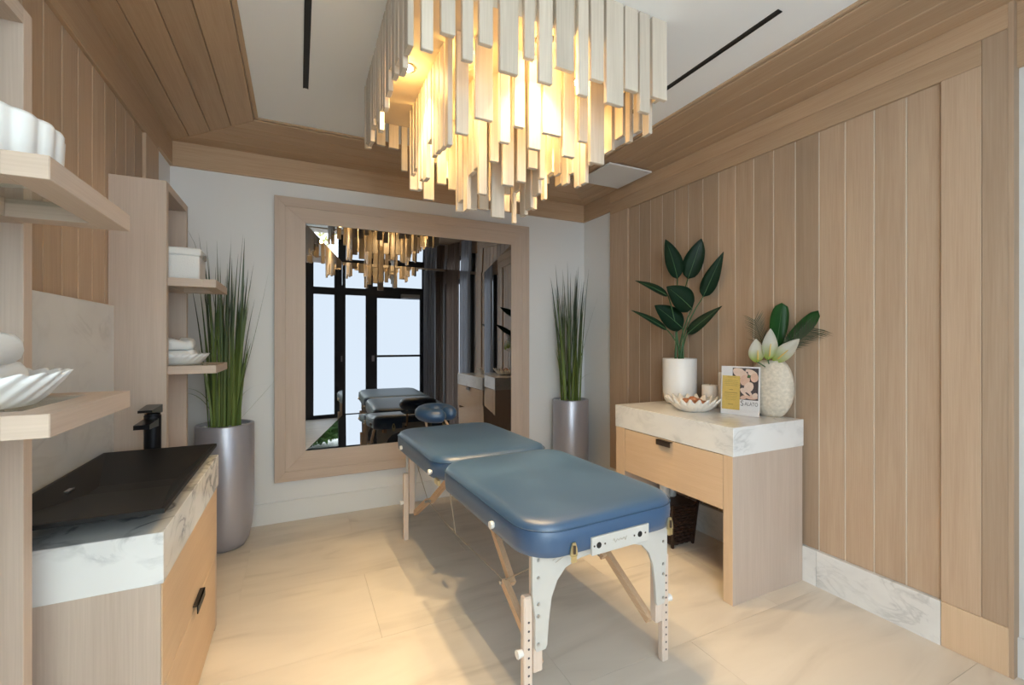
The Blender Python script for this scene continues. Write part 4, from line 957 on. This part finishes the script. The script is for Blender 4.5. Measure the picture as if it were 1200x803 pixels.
# ------------------------------------------------------------------ curtains (seen in the mirror)
def curtain(a, b, n_fold, mat, label, amp=0.035):
    a, b = Vector(a), Vector(b); d = b - a; nrm = Vector((d.y, -d.x, 0)).normalized(); N = n_fold * 10; bm = B(); lo_, hi_ = [], []
    for i in range(N + 1):
        f = i / N; off = nrm * amp * (math.sin(2 * PI * n_fold * f) + 0.3 * math.sin(2 * PI * n_fold * 1.7 * f + 1))
        lo_.append(bm.verts.new(a + d * f + off + Vector((0, 0, 0.01)))); hi_.append(bm.verts.new(a + d * f + off * 0.7 + Vector((0, 0, 2.58))))
    for i in range(N): bm.faces.new((lo_[i], lo_[i + 1], hi_[i + 1], hi_[i]))
    bmesh.ops.solidify(bm, geom=list(bm.faces), thickness=0.003)
    return tag(mk('curtain', bm, mat, smooth=True, origin=(a + b) / 2), label, 'curtain', 'curtains reflected in the mirror')
curtain((2.04, -0.80, 0), (2.24, -0.80, 0), 4, 'curtg', 'pale grey curtain beside the glazed door, seen in the mirror', 0.025)
curtain((2.26, -0.79, 0), (2.40, -0.77, 0), 4, 'curt', 'taupe curtain in the corner beside the glazed door', 0.025)
curtain((2.43, -0.70, 0), (2.43, 0.02, 0), 8, 'curt', 'long taupe curtain along the right wall behind the viewer', 0.025)
curtain((2.43, 0.05, 0), (2.43, 0.55, 0), 6, 'curtg', 'narrow pale grey curtain next to the oak panelling', 0.025)

# ------------------------------------------------------------------ shrubs outside the clear window
def shrub(x, y, z0, r_, h, n, mat, label, seed, trunk=0.0):
    t = thing('shrub' if not trunk else 'tree', label, 'shrub' if not trunk else 'tree', (x, y, -0.02), group='greenery outside the window')
    r = random.Random(seed); bm = B()
    for k in range(n):
        while True:
            p = Vector((r.uniform(-1, 1), r.uniform(-1, 1), r.uniform(-1, 1)))
            if 0.35 < p.length < 1: break
        c = Vector((x + p.x * r_, y + p.y * r_, z0 + h / 2 + p.z * h / 2)); u = Vector((r.gauss(0, 1), r.gauss(0, 1), r.gauss(0, 1))).normalized(); v = u.orthogonal().normalized(); s = r.uniform(0.04, 0.09)
        q = [bm.verts.new(c + k2) for k2 in (u * s, v * s * 0.5, -u * s, -v * s * 0.5)]; bm.faces.new(q)
    g = mk('foliage', bm, mat, t); g['kind'] = 'stuff'
    mk('trunk', tube(B(), [(x, y, -0.02), (x + 0.03, y, z0 + h * 0.5)], [0.05, 0.03], 8), 'basket', t)
shrub(0.1, -2.1, 0.0, 0.95, 1.1, 3600, 'bush', 'round green shrub outside the clear window', 1)
shrub(1.9, -3.3, 0.05, 0.7, 1.1, 1400, 'bush', 'lower green shrub beyond the frosted pane', 2)
shrub(-0.2, -4.6, 2.3, 1.3, 2.6, 900, 'bushy', 'yellow-leaved tree outside the clear window', 3, 1)
shrub(2.9, -5.6, 2.6, 1.2, 2.6, 900, 'bush', 'green-leaved tree standing farther outside', 4, 1)
